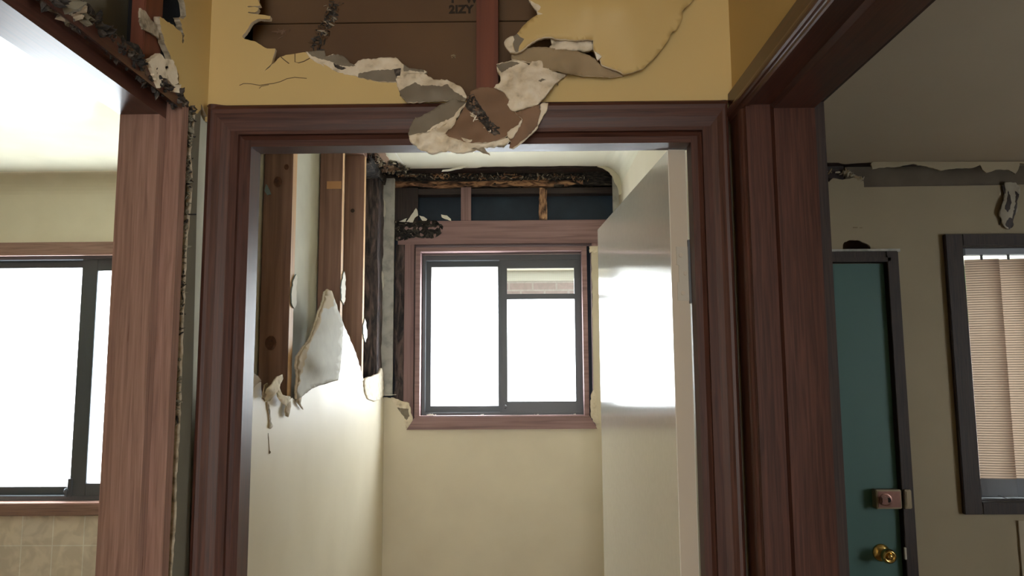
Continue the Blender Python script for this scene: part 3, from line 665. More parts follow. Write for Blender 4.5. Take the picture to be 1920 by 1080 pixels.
flap('bulged_sheet', bo, bc, ['cream', 'gyps', 'paper_grey', 'paper_grey'], bs, thick=.009, grid=11, rough=0, amp=.8, seed=41, soft=900,
     zones=[([(956, 60), (966, 62), (971, 64), (983, 73), (974, 86), (972, 98), (965, 98), (962, 85)], 3), ([(940, 70), (958, 62), (963, 70), (962, 88), (968, 99), (955, 99)], 1), ([(985, -2), (1003, 6), (1014, 13), (1007, 22), (1018, 26), (1008, 28), (1004, 20), (996, 8)], 1)])
for o_, s_ in ((None, 0),): pass
flap('torn_paper', [(996, -6), (1014, -6), (1018, 2), (1022, 14), (1024, 26), (1016, 25), (1010, 18), (1016, 13), (1007, 6), (1006, -2)], [(1000, 0, W0-.014), (1020, 20, W0-.026)], ['paper_grey', 'gyps', 'gyps'], bs, thick=.003, grid=7, seed=42)
flap('lower_fold', [(959, 96), (975, 93), (1000, 88), (1020, 88), (1050, 92), (1080, 95), (1106, 104), (1118, 112), (1128, 125), (1150, 130), (1170, 139), (1168, 142), (1150, 145), (1120, 144), (1090, 142), (1064, 139), (1040, 133), (1010, 124), (985, 115), (959, 110)],
     [(959, 98, W0-.014), (1030, 92, W0-.020), (1118, 112, W0-.024), (1168, 141, W0-.008), (1060, 120, W0-.034), (1040, 133, W0-.018), (1100, 142, W0-.012), (985, 114, W0-.014)],
     ['paper_tan', 'gyps', 'paper_grey'], bs, thick=.006, grid=8, rough=0, amp=.6, seed=43)
flap('slot_gypsum', [(1032, 70), (1055, 73), (1080, 77), (1110, 76), (1113, 92), (1105, 93), (1085, 92), (1070, 94), (1058, 91), (1045, 92), (1036, 94), (1030, 88), (1036, 84), (1033, 78)],
     [(1032, 75, W0-.016), (1110, 80, W0-.018), (1060, 92, W0-.026)], ['gyps', 'gyps', 'gyps'], bs, thick=.012, grid=4, rough=-.006, seed=44)
flap('chip', [(1114, 96), (1122, 100), (1128, 105), (1124, 110), (1121, 113), (1117, 104)], [(1120, 104, W0-.036)], ['chip', 'gyps', 'gyps'], bs, thick=.003, grid=5, seed=45)

# ------------------------------------------------------------------ toilet door frame and casing
jt = thing('door_jamb', 'dark varnished timber jamb of the central toilet doorway', 'door jamb', (-.09, 1.36, 0))
def frame_leg(xin, s, xc, m):
    # plan profile: inner stop, step, jamb edge
    return [(xin, 1.352), (xin, 1.386), (xin-s*.011, 1.386), (xin-s*.011, 1.436), (xin-s*.034, 1.436), (xin-s*.034, 1.336), (xin-s*.018, 1.336), (xin-s*.018, 1.346), (xin-s*.012, 1.352)]
XA, XB = -.492, .311
bm = bmesh.new(); prism(bm, frame_leg(XA, 1, 0, 0), 'z', 0, 2.074); link('jamb', bm, 'mahog_z', jt)
bm = bmesh.new(); prism(bm, frame_leg(XB, -1, 0, 0), 'z', 0, 2.074); link('jamb', bm, 'mahog_z', jt)
bm = bmesh.new(); prism(bm, [(1.3522, 2.040), (1.3858, 2.040), (1.3858, 2.051), (1.4358, 2.051), (1.4358, 2.0735), (1.3362, 2.0735), (1.3362, 2.058), (1.3462, 2.058), (1.3522, 2.052)], 'x', XA-.0178, XB+.0178); link('jamb_head', bm, 'mahog_x', jt)
tc_ = thing('door_casing', 'dark varnished moulded casing around the central toilet doorway', 'casing', (-.09, 1.33, 0))
cp = [(0, 0), (0, .006), (.004, .0075), (.022, .012), (.030, .015), (.036, .0175), (.044, .0185), (.050, .0165), (.054, .012), (.056, 0)]   # from inner edge outwards
def cas_bm(pf, axis, a, b, ma=0, mb=0):
    bm = bmesh.new(); prism(bm, pf, axis, a, b, ma, mb); return bm
# head: profile (y, z); inner edge z=2.066
zi = 2.062
wz = .051/.056
prof = [(HY-p[1], zi+p[0]*wz) for p in cp]
# mitre ends: a = left x at z, x = xl - (z - zi)*k
xl = XA-.034+.004; xr = XB+.034-.004
link('casing_head', cas_bm(prof, 'x', xl+zi*.93, xr-zi*.75, -.93, .75), 'mahog_x', tc_)
k = (xl-XL-.001)/.056
bm = bmesh.new(); prism(bm, [(xl-p[0]*k*.94, HY-p[1]) for p in cp], 'z', 0, 2.112); link('casing_leg', bm, 'mahog_z', tc_)
k = (XR-.010-xr)/.056
bm = bmesh.new(); prism(bm, [(xr+p[0]*k*.98, HY-p[1]*.9) for p in cp], 'z', 0, 2.110); link('casing_leg', bm, 'mahog_z', tc_)

# ------------------------------------------------------------------ toilet room
# side wall right, with cove
st('wall_toilet_right', (TR, TR+.01, 1.424, D, 0, C), 'cream_t')
bm = bmesh.new(); cove(bm, 'y', 1.434, 2.975, TR, C, -1); link('trim_6', bm, 'ceil_t', kind='structure')
st('wall_toilet_front', (TL, XA-.03, 1.424, 1.434, 0, C), 'cream_t')
st('wall_toilet_front_right', (XB+.03, TR, 1.424, 1.434, 0, C), 'cream_t')
st('wall_toilet_over_door', (XA-.03, XB+.03, 1.4345, 1.438, 2.08, C), 'cream_t')
# ceiling outline in plan (x, y)
cl = [(TR-.07, 1.434), (TR-.07, 2.985)]
for px in ((1118, 311.5), (1080, 311), (1000, 312), (905, 313), (880, 318), (868, 314), (850, 315), (820, 316), (799, 320), (770, 317), (762, 319), (745, 321), (733, 318), (728, 308), (722, 296), (716, 288), (712, 283)):
    q = zp(px[0], px[1], C); cl.append((q.x, q.y))
cl += [(-.49, 2.2), (-.50, 1.9), (-.50, 1.434)]
sheet('ceiling_toilet', rag(cl, .003, .03, 4, straight=(0, len(cl)-1)), lambda x, y: Vector((x, y, C)), (0, 0, .01), ['ceil_t', 'gyps', 'paper_grey'], kind='structure')
# faint cornice lines left on the ceiling paint
bm = bmesh.new(); a = zp(738, 283, C-.0005); b = zp(760, 314, C-.0005); bx(bm, -.002, .002, 0, 1, -.0008, .0008)
for v in bm.verts:
    t_ = v.co.y; v.co = a.lerp(b, t_)+Vector((v.co.x*1.4, 0, v.co.z))
for v in bm.verts: pass
link('trim_7', bm, 'chip', kind='structure')
st('ceiling_batten', (-.62, TR, 2.93, 3.06, C+.012, C+.05), 'dark_x')
# left wall frame: studs, plate
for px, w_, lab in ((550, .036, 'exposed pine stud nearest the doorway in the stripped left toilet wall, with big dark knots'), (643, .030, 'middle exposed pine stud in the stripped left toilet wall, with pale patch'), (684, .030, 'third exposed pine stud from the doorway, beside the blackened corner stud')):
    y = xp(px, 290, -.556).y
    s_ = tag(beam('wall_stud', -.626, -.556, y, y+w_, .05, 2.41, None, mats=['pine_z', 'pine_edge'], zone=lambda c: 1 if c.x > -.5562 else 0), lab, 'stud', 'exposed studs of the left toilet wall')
    y_ = y
    if px == 550:
        for kx, kz, kr in ((-.592, yp(524, 341, y).z, .011), (-.572, yp(548, 313, y).z, .006), (-.598, yp(512, 643, y).z, .014)):
            bm = bmesh.new(); lathe(bm, (kx, y+.001, kz), (0, -1, 0), [(0, kr), (.0012, kr*.96), (.0016, kr*.6), (.0012, kr*.3)], 18)
            for v in bm.verts: v.co.z = kz+(v.co.z-kz)*1.25+.0015*noise.noise(v.co*300)
            tag(link('knot', bm, noisy(mat('knot_wood', (.08, .03, .02), .6), [(.06, .022, .012), (.14, .05, .024)], nscale=120), s_), 'dark round knot')
    elif px == 643:
        q0 = yp(613, 340, y); q1 = yp(640, 354, y); box('bare_patch', (q0.x, q1.x, y-.0008, y+.001, q1.z, q0.z), mat('fresh_wood_patch', (.55, .30, .14), .7), s_)
    else:
        q = yp(661, 395, y); bm = bmesh.new(); lathe(bm, (q.x, y+.001, q.z), (0, -1, 0), [(0, .008), (.0014, .007), (.0016, .003)], 14); link('knot', bm, mat('small_knot', (.035, .02, .014), .7), s_)
tag(beam('wall_stud', -.626, -.553, 2.93, 3.04, .05, 2.41, 'termite_v', rough=.007, step=.02, seed=3), 'blackened termite-eaten corner stud in the left rear toilet corner', 'stud', 'exposed studs of the left toilet wall')
tag(beam('top_plate', -.626, -.556, 1.434, 2.70, 2.41, 2.447, 'pine_y'), 'pine top plate over the exposed studs of the left toilet wall', 'timber')
tag(beam('eaten_top_plate', -.626, -.545, 2.71, 3.05, 2.39, 2.447, 'termite', rough=.014, step=.014, seed=6), 'termite-eaten end of the plate in the rear left ceiling corner', 'timber')
c = crumble('ceiling_debris', [(694, 284, 4), (702, 290, 6), (712, 300, 8), (722, 312, 8), (732, 318, 7), (745, 312, 5), (760, 322, 5)], lambda x, y: zp(x, y, C-.012), ['termite', 'paper_brown', 'gyps_d', 'mould'], .011, 260, 31, kind='stuff', flat=.3)
tag(c, 'dark crumbled debris hanging at the left rear corner of the toilet ceiling', 'debris')
pl = thing('torn_ceiling_strip', 'narrow torn strips of ceiling lining beside the stripped left wall', 'plasterboard', tuple(zp(712, 292, C-.01)))
for o_, s_ in (([(690, 281), (700, 281), (722, 305), (734, 318), (726, 318), (706, 300)], 2), ([(704, 281), (722, 281), (724, 292), (730, 300), (724, 306), (712, 294)], 4), ([(730, 314), (737, 306), (743, 308), (740, 318), (736, 324)], 6)):
    sheet('strip', rag(o_, 1.0, 5, s_), lambda x, y: zp(x, y, C-.012-.006*(s_ == 4)), (0, 0, .004), ['paper_brown' if s_ != 2 else 'gyps_d', 'gyps', 'gyps_d'], pl)
sp = thing('paint_splinter', 'thin white splinter hanging under the rear edge of the toilet ceiling', 'splinter', tuple(yp(850, 318, 3.0)))
sheet('strip', rag([(828, 321.5), (830, 318.5), (845, 316.5), (866, 311), (876, 311), (868, 315), (845, 320)], .5, 6, 3), lambda x, y: yp(x, y, 2.93), (0, .004, 0), ['chip', 'chip', 'chip'], sp)
# lining back seen between studs is wall_kitchen_right; left wall lining remains, torn
PT = lambda x, y: xp(x, y, TL)
nearT = [(449, 1300), (449, 1080)]
o = [w3(TL, 1.436, .02), w3(TL, 1.436, 1.60), (463, 738), (470, 728), (480, 718), (490, 716), (490, 730), (492, 745), (497, 754), (506, 752), (514, 742), (520, 730), (526, 738), (532, 746), (540, 752), (548, 746), (555, 752), (560, 749), (566, 743), (585, 729), (602, 722), (622, 716), (634, 713), (638, 690), (641, 650), (644, 606), (650, 620), (660, 644), (672, 676), (682, 712), (686, 740), (690, 748), (700, 752), (712, 748), (718, 744), w3(TL, D-.001, 1.53), w3(TL, D-.001, .02)]
wt = sheet('wall_toilet_left', rag(o, .9, 7, 12, straight=(0, 1, len(o)-1, len(o)-2)), PT, (-.01, 0, 0), ['cream_t', 'gyps', 'paper_grey'], kind='structure')
XT = TL+.002
def xflap(name, outline, ctrl, mats, parent, thick=.006, grid=7, zones=(), rough=.002, amp=1.0, seed=1, edge=1, back=2, step=6):
    return sheet(name, rag(outline, amp, step, seed), lambda x, y: xp(x, y, idw(ctrl, x, y)), thick, mats, parent, grid=grid, zones=zones, rough=rough, seed=seed, smooth=True, edge=edge, back=back)
tf = thing('torn_lining_flap', 'tall pointed flap of torn plasterboard bent out from the left toilet wall', 'plasterboard', tuple(xp(600, 700, TL)))
xflap('flap_face', [(557, 748), (556, 735), (559, 705), (556, 685), (558, 669), (570, 650), (582, 634), (594, 600), (605, 568), (610, 547), (615, 542), (622, 545), (625, 553), (628, 562), (636, 585), (644, 606), (642, 650), (638, 690), (634, 712), (622, 715), (602, 721), (585, 728), (566, 744)],
      [(557, 745, TL+.006), (556, 690, TL+.004), (594, 600, TL-.004), (616, 542, TL-.004), (644, 606, TL+.006), (634, 712, TL+.003), (600, 680, TL+.022), (585, 728, TL+.004), (600, 640, TL+.012)],
      [noisy(mat('dull_cream_face', (.4, .37, .29), .8), [(.29, .27, .22), (.33, .305, .25)], nscale=30, bump=.2), 'gyps', 'paper_grey', 'paper_tan'], tf, grid=9, seed=51,
      zones=[([(604, 540), (628, 540), (628, 556), (626, 574), (616, 580), (606, 578), (598, 612), (580, 650), (568, 690), (562, 720), (552, 745), (550, 660), (580, 630)], 3)])
cf = thing('curled_paper', 'curled torn paper scraps on the broken lining edge, lower left of the studs', 'plasterboard', tuple(xp(510, 740, TL)))
for o_, ct, s_ in (([(466, 705), (474, 697), (485, 706), (490, 714), (480, 722), (468, 738)], [(475, 710, XT)], 1),
                   ([(498, 752), (494, 742), (500, 730), (508, 722), (512, 716), (519, 706), (530, 702), (531, 710), (526, 720), (524, 730), (514, 742), (506, 750)], [(498, 750, XT), (530, 704, XT+.012), (510, 730, XT+.02)], 2),
                   ([(496, 722), (502, 718), (504, 728), (498, 745), (492, 748)], [(500, 730, XT+.008)], 3),
                   ([(519, 728), (524, 724), (530, 740), (545, 744), (545, 752), (537, 762), (527, 752), (520, 742)], [(524, 728, XT), (535, 752, XT+.015)], 4),
                   ([(538, 752), (545, 748), (546, 762), (541, 782), (536, 780), (534, 768)], [(540, 770, XT+.006)], 5),
                   ([(500, 754), (504, 752), (507, 770), (508, 790), (512, 800), (508, 804), (504, 802), (505, 790)], [(506, 780, XT)], 6),
                   ([(556, 750), (566, 744), (564, 756), (569, 768), (562, 760)], [(562, 755, XT+.004)], 7)):
    xflap('scrap', o_, ct, ['gyps' if s_ in (2, 4) else 'paper_tan' if s_ != 6 else 'gyps_d', 'gyps', 'paper_grey'], cf, thick=.002, grid=5, seed=60+s_, amp=.7)
c2 = thing('plaster_shard', 'small dark gouge mark low on the left toilet lining', 'mark', tuple(xp(504, 830, TL)))
bm = bmesh.new(); tube(bm, [xp(503, 812, TL+.0004), xp(504, 830, TL+.0004), xp(505, 846, TL+.0004)], .001, 5, [.0004, .0008, .0012]); bmesh.ops.create_icosphere(bm, subdivisions=2, radius=.0035, matrix=Matrix.Translation(xp(505, 848, TL))); link('gouge', bm, 'gyps_d', c2)
lc = thing('plaster_shard', 'rounded broken gypsum edge where the left toilet lining meets the corner', 'plaster', tuple(xp(700, 730, TL)))
xflap('gypsum_face', [(682, 714), (690, 708), (700, 706), (712, 700), (716, 690), (719, 700), (720, 742), (712, 750), (702, 753), (690, 748), (685, 738)], [(700, 730, TL+.004)], ['gyps', 'gyps', 'gyps'], lc, thick=.010, grid=5, rough=-.006, seed=70)
# paint/paper scraps left on stud edges
for i, (o_, X_, lab) in enumerate((([(556, 514), (558, 520), (556, 545), (556, 572), (552, 578), (547, 568), (547, 548), (550, 526)], -.552, 'white and green paint scrap on the edge of the nearest stud'),
                        ([(646, 509), (648, 520), (648, 560), (645, 572), (640, 562), (640, 535), (643, 518)], -.552, 'long white paint scrap on the edge of the middle stud'),
                        ([(684, 597), (687, 605), (689, 628), (686, 642), (682, 632), (681, 612)], -.552, 'pale paint scrap on the edge of the third stud'))):
    t_ = sheet('paint_scrap', rag(o_, .8, 5, 80+i), lambda x, y: xp(x, y, X_), (-.003, 0, 0), ['chip', 'green_chip', 'green_chip']); tag(t_, lab, 'paint scrap', 'paint scraps on the studs')
q = sheet('paint_scrap', rag([(499, 345), (503, 352), (508, 364), (501, 366), (496, 358)], .7, 5, 4), lambda x, y: yp(x, y, xp(550, 290, -.556).y-.004), (0, .003, 0), ['green_chip'], None); tag(q, 'blue-grey paint flake high on the left edge of the nearest stud', 'paint scrap', 'paint scraps on the studs')

# rear wall framing
YF = 3.062
def rx(px, py, Y=YF): return yp(px, py, Y)
zt0 = rx(900, 350).z; zt1 = rx(900, 324).z
def zf(z_):
    return lambda c: 1 if c.z < z_ and c.y < YF+.03 and noise.noise(Vector((c.x*9, c.z*60, 0))) > -.35 and c.x < .26 else 0
tag(beam('top_plate', -.62, TR+.01, YF, 3.135, zt0, zt1+.012, None, rough=.016, step=.0085, seed=2, mats=['termite', 'eaten'], zone=zf(rx(900, 337).z)), 'termite-eaten top plate above the toilet window, black above and orange below', 'timber')
tag(beam('top_plate', -.62, TR+.01, YF+.020, 3.134, rx(900, 360).z-.004, zt0-.0015, 'dark_x'), 'dark lower plate just below the eaten top plate over the toilet window', 'timber')
tag(beam('wood_batten', -.50, TR-.02, 2.985, 3.055, C-.004, C+.010, 'dark_x', rough=.005, step=.02, seed=8), 'brown batten along the broken rear edge of the toilet ceiling', 'timber')
c = crumble('termite_debris', [(745, 326, 3), (800, 330, 4), (880, 330, 4), (960, 332, 4), (1040, 332, 4), (1100, 334, 3)], lambda x, y: yp(x, y, YF-.004), ['termite', 'mould', 'eaten', 'gyps_d'], .0075, 380, 41, kind='stuff', flat=.3); tag(c, 'flaky black termite remains along the toilet rear top plate', 'debris')
zl0 = rx(960, 457).z; zl1 = rx(960, 413).z
tag(beam('window_lintel', -.50, TR+.01, YF, 3.135, zl0, zl1, 'pink_x'), 'reddish timber lintel across the wall above the toilet window', 'timber')
q0 = rx(740, 414, YF-.01); q1 = rx(828, 446, YF-.01)
el = thing('eaten_wood_patch', 'black termite-eaten patch at the left end of the window lintel', 'timber', tuple(rx(785, 430)))
sheet('eaten_fibres', rag([(738, 414), (760, 411), (780, 414), (800, 412), (820, 415), (831, 424), (829, 436), (818, 444), (800, 447), (780, 444), (762, 449), (745, 452), (738, 446)], 1.5, 5, 4), lambda x, y: yp(x, y, YF-.004), .006, ['termite', 'termite', 'termite'], el, grid=3, rough=-.016, nf=70, seed=4)
crumble('loose_fibres', [(745, 420, 4), (775, 424, 6), (800, 430, 7), (760, 440, 6), (745, 436, 4)], lambda x, y: yp(x, y, YF-.008), ['termite', 'gyps_d', 'termite'], .006, 30, 43, el, flat=.3)
def cripple(xa, xb, m, lab, **kw):
    a = rx(xa, 380).x; b = rx(xb, 380).x
    return tag(beam('cripple_stud', a, b, YF+.004, 3.080, zl1, zt0-.0005, m, **kw), lab, 'stud', 'short studs above the toilet window')
cripple(864, 883, 'pink_z', 'clean short stud above the middle of the toilet window lintel')
cripple(1010, 1026, 'eaten_v', 'splintered short stud above the right half of the toilet window lintel', rough=.008, step=.01, seed=9)
cripple(738, 783, 'dark_z', 'wide brown packing stud at the left end above the lintel')
# jack studs left of window, batten in corner
zs = 1.30
a = rx(738, 600).x; b = rx(757, 600).x; c_ = rx(776, 600).x
tag(beam('jack_stud', a+.001, b, YF, 3.13, zs, zl0, 'termite_v', rough=.006, step=.018, seed=12), 'dark pitted stud beside the grey batten, left of the toilet window', 'stud')
tag(beam('jack_stud', b+.001, c_, YF-.001, 3.13, zs, zl0, 'pink_z'), 'reddish stud tight against the left side of the toilet window', 'stud')
tag(beam('jack_stud', rx(1108, 600).x+.008, TR, YF, 3.13, zs, zl0, 'pink_z'), 'stud behind the strip of cream lining right of the toilet window', 'stud')
a = rx(717, 540, 3.05).x; b = rx(738, 540, 3.05).x
ba = thing('corner_batten', 'grey-white painted corner batten left of the toilet window', 'batten', (a, 3.05, 1.52))
beam('batten_face', a, b, 3.042, 3.060, rx(728, 742, 3.05).z, rx(728, 335, 3.05).z, 'batten', ba)
beam('batten_edge', a-.004, a+.0012, 3.036, 3.058, rx(728, 742, 3.05).z, rx(728, 335, 3.05).z, 'batten', ba)
for i, (o_, lab) in enumerate((([(717, 368), (722, 378), (723, 398), (720, 407), (716, 402), (715, 385)], 'cream plaster chip high on the corner batten'), ([(716, 508), (719, 514), (720, 535), (717, 545), (714, 536), (714, 520)], 'cream plaster chip midway down the corner batten'))):
    tag(sheet('plaster_chip', rag(o_, .6, 5, 90+i), lambda x, y: yp(x, y, 3.031), (0, .004, 0), ['chip', 'gyps', 'gyps']), lab, 'plaster', 'plaster chips on the corner batten')
nl = thing('bent_nail', 'thin pale nail sticking out at the foot of the corner batten', 'nail', tuple(yp(738, 741, 3.04)))
bm = bmesh.new(); tube(bm, [yp(722, 741, 3.035), yp(743, 740, 3.03)], .0012, 6); link('shank', bm, 'chip', nl)
# plaster scraps resting on the lintel
for i, (o_, lab) in enumerate((([(762, 416), (768, 408), (775, 398), (780, 390), (783, 396), (784, 404), (778, 408), (774, 417)], 'tall pointed white plaster scrap standing on the lintel end'),
                  ([(786, 404), (794, 406), (801, 411), (799, 414), (792, 414)], 'small leaning white scrap right of the pointed one'),
                  ([(827, 402), (838, 404), (845, 410), (846, 414), (836, 411), (828, 407)], 'white plaster scrap at the right end of the eaten patch'),
                  ([(748, 415), (756, 412), (763, 409), (760, 416)], 'flat grey scrap lying left of the pointed one'))):
    tag(sheet('plaster_scrap', rag(o_, .5, 5, 95+i), lambda x, y: yp(x, y, YF-.010+(415-y)*.0004), (0, .003, 0), ['chip', 'gyps', 'gyps']), lab, 'plaster', 'plaster scraps on the lintel')
# rear lining below and right of the window
zsill = yp(930, 800, D).z
low = [w3(TL, D, .02), w3(TL, D, 1.53), (719, 745), (728, 746), (740, 748), (752, 757), (764, 775), (770, 792), (764, 806), (800, 803), (1118, 799), (1112, 780), (1113, 740), (1111, 600), (1109, 470), (1107, 464), (1113, 461), w3(TR, D, yp(1113, 461, D).z), w3(TR, D, .02)]
wr = sheet('wall_toilet_rear', rag(low, .9, 7, 15, straight=(0, 8, 9, 10, 11, 12, 16, 17, 18)), lambda x, y: yp(x, y, D), (0, .01, 0), ['cream_t', 'gyps', 'gyps'], kind='structure')
be = thing('plaster_shard', 'jagged white gypsum edge left of the toilet window sill', 'plaster', tuple(yp(755, 770, D)))
sheet('gypsum_face', rag([(733, 745), (742, 748), (752, 752), (767, 756), (770, 770), (774, 790), (766, 800), (762, 806), (760, 795), (758, 782), (748, 770), (740, 758)], 1.2, 5, 7), lambda x, y: yp(x, y, D-.003), (0, .01, 0), ['gyps', 'gyps', 'gyps', 'paper_grey'], be, grid=5, rough=-.004, zones=[([(744, 764), (758, 766), (766, 766), (768, 780), (762, 788), (752, 778)], 3)])
be = thing('plaster_shard', 'white broken gypsum corners along the right side of the toilet window', 'plaster', tuple(yp(1112, 600, D)))
sheet('gypsum_edge', rag([(1105, 462), (1112, 461), (1119, 463), (1119, 472), (1113, 476), (1111, 470), (1106, 474)], .8, 4, 9), lambda x, y: yp(x, y, D-.004), (0, .01, 0), ['gyps', 'gyps', 'gyps'], be)
sheet('gypsum_edge', rag([(1108, 740), (1114, 730), (1118, 745), (1119, 770), (1122, 795), (1112, 790), (1107, 775)], 1.2, 4, 10), lambda x, y: yp(x, y, D-.004), (0, .01, 0), ['gyps', 'gyps', 'gyps'], be)
# white strip right of cove end
bm = bmesh.new(); q0 = yp(1148, 330, 3.052); q1 = yp(1166, 410, 3.052); bx(bm, q0.x, TR, 3.05, 3.06, 2.0, rx(1150, 330, 3.05).z); link('wall_toilet_corner_strip', bm, 'batten', kind='structure')
sheet('trim_8', rag([(1120, 312), (1130, 315), (1140, 321), (1148, 330), (1152, 342), (1157, 348), (1160, 357), (1161, 366), (1168, 360), (1168, 340), (1150, 318), (1135, 308)], .5, 6, 3), lambda x, y: yp(x, y, 2.978), (0, .006, 0), ['ceil_t', 'gyps', 'gyps'], kind='structure')

# toilet window
wt_ = win('window_2', *TW, 0, 0, 0, 0); x0, x1, z0, z1 = TW
bm = bmesh.new(); ring(bm, x0, x1, z0, z1, 3.040, 3.128, (.0195, .0195, .004, .0165), .001); link('window_reveal', bm, 'pink_x', wt_)
q0 = yp(762, 806, 3.033); q1 = yp(1120, 803, 3.033); za = yp(940, 781, 3.033).z; zb = yp(940, 805, 3.033).z
bm = bmesh.new(); vs = [(q0.x, zb), (q1.x, zb), (yp(1106, 780, 3.033).x, za), (yp(778, 781, 3.033).x, za)]
A = [bm.verts.new((x, 3.033, z)) for x, z in vs]; B = [bm.verts.new((x, 3.049, z)) for x, z in vs]
bm.faces.new(A); bm.faces.new(B[::-1])
for i in range(4): bm.faces.new((A[i], B[i], B[(i+1) % 4], A[(i+1) % 4]))
link('sill_casing', bm, 'pink_x', wt_)
G = 3.112
def gx(px, py=620, Y=G): return yp(px, py, Y).x
def gz(py, px=940, Y=G): return yp(px, py, Y).z
bm = bmesh.new(); ring(bm, gx(793), gx(1093), gz(779), gz(479), 3.092, 3.138, (.012, .012, .014, .022), .001); link('window_frame', bm, 'alu', wt_)
bm = bmesh.new(); ring(bm, gx(796), gx(949), gz(776), gz(484), 3.122, 3.136, (gx(807.5)-gx(796), gx(949)-gx(934), gz(761)-gz(776), gz(484)-gz(499)), .001); link('sash', bm, 'alu', wt_)
bm = bmesh.new(); ring(bm, gx(937, Y=3.1), gx(1091, Y=3.1), gz(776, Y=3.1), gz(486, Y=3.1), 3.096, 3.116, (gx(951)-gx(937), gx(1091)-gx(1078), gz(753)-gz(776), gz(486)-gz(503)), .001)
bx(bm, gx(950, Y=3.1), gx(1079, Y=3.1), 3.096, 3.116, gz(561, 1010, 3.1), gz(551, 1010, 3.1), .001)
bx(bm, gx(938, Y=3.1), gx(941, Y=3.1), 3.090, 3.098, gz(770, Y=3.1), gz(500, Y=3.1), .0006); link('sash', bm, 'alu', wt_)
box('glass', (gx(806), gx(936), 3.127, 3.130, gz(762), gz(498)), 'frost', wt_)
box('glass', (gx(950), gx(1080), 3.104, 3.107, gz(754), gz(556)), 'frost', wt_)
# mesh: real woven wires
bm = bmesh.new(); xa, xb, za, zb = gx(949), gx(1080), gz(553), gz(502)
nx_, nz_ = 58, 24
for i in range(nx_+1):
    x = xa+(xb-xa)*i/nx_; bx(bm, x-.0006, x+.0006, 3.1052, 3.1060, za, zb)
for i in range(nz_+1):
    z = za+(zb-za)*i/nz_; bx(bm, xa, xb, 3.1052, 3.1060, z-.0006, z+.0006)
link('insect_mesh', bm, mat('pale_mesh_wire', (.45, .44, .36), .5), wt_)
lt = thing('sash_latch', 'round latch at the foot of the toilet window meeting stile', 'latch', (gx(945), 3.085, gz(765)))
bm = bmesh.new(); lathe(bm, (gx(947, 760), 3.096, gz(762)), (0, -1, 0), [(0, .008), (.006, .008), (.010, .005)], 20); link('latch_body', bm, 'alu', lt)
bm = bmesh.new(); bx(bm, gx(944, 760), gx(946.5, 760), 3.082, 3.09, gz(768), gz(752), .0006); link('thumb_tab', bm, 'alu', lt)
for i, (px, py, s_) in enumerate(((806, 774, .010), (815, 776, .006), (905, 776, .006), (1005, 777, .004), (1075, 776, .004))):
    c = crumble('paint_flake', [(px-4, py, 2), (px+4, py, 2)], lambda x, y: Vector((yp(x, y, 3.088).x, 3.078, TW[2]+.0065)), ['chip'], s_*.5, 4, 100+i, flat=.6); tag(c, ['white paint flakes heaped at the left end of the toilet sill', 'thin paint flakes just right of the left sill heap', 'paint flake below the left pane of the toilet window', 'tiny paint flake below the right pane', 'tiny paint flake at the right end of the toilet sill'][i], 'paint flake', 'paint flakes on the toilet sill')
for i, px in enumerate((868, 900, 925)):
    pass

# ------------------------------------------------------------------ open white toilet door
door = thing('door_1', None, None, (.29, 1.395, 0)); del door['label'], door['category']; door['kind'] = 'structure'
H0 = Vector((.277, 1.394)); F0 = Vector((.223, 2.177)); dv = (F0-H0).normalized(); nv = Vector((dv.y, -dv.x))
Ld = (F0-H0).length; th = .034
bm = bmesh.new(); bx(bm, 0, th, 0, Ld, .012, 2.04, .0015)
for f in bm.faces:
    c = f.calc_center_median(); f.material_index = 1 if c.y < .001 else 0
for v in bm.verts:
    p = H0+nv*v.co.x+dv*v.co.y; v.co = Vector((p.x, p.y, v.co.z))
link('door_leaf', bm, ['white', 'dooredge'], door)
hg = thing('hinge_root', None, None) if False else None
def hinge(z):
    bm = bmesh.new()
    E0 = H0+nv*.010; zt = z+.050
    for a, b, wd in ((0, .34, .024), (.34, .66, .0205), (.66, 1, .024)):
        z0_, z1_ = z-.05+.1*a, z-.05+.1*b
        p0 = H0+nv*(th+.0005)-dv*.0022; p1 = H0+nv*(th-wd)-dv*.0022
        vv = []
        for q in (p0, p1, p1+dv*.003, p0+dv*.003): vv.append(q)
        A = [bm.verts.new((q.x, q.y, z0_)) for q in vv]; B = [bm.verts.new((q.x, q.y, z1_)) for q in vv]
        bm.faces.new(A[::-1]); bm.faces.new(B)
        for i in range(4): bm.faces.new((A[i], A[(i+1) % 4], B[(i+1) % 4], B[i]))
    h = link('hinge', bm, 'steel', door)
    bm = bmesh.new()
    for dz, o_ in ((.034, .016), (0, .008), (-.036, .014)):
        q = H0+nv*(th-o_)-dv*.002; lathe(bm, (q.x, q.y, z+dz), (-dv.x, -dv.y, 0), [(0, .0042), (.0012, .0038), (.0014, .001)], 14)
    link('hinge_screws', bm, 'dooredge', h)
    bm = bmesh.new(); q = H0+nv*(th+.006)-dv*.004; tube(bm, [(q.x, q.y, z-.052), (q.x, q.y, z+.052)], .0045, 10)
    bx(bm, XB-.003, XB+.0005, 1.388, 1.425, z-.055, z+.062)
    link('hinge_knuckle', bm, 'alu', h)
hinge(yp(1275, 513, 1.394).z); hinge(.25)

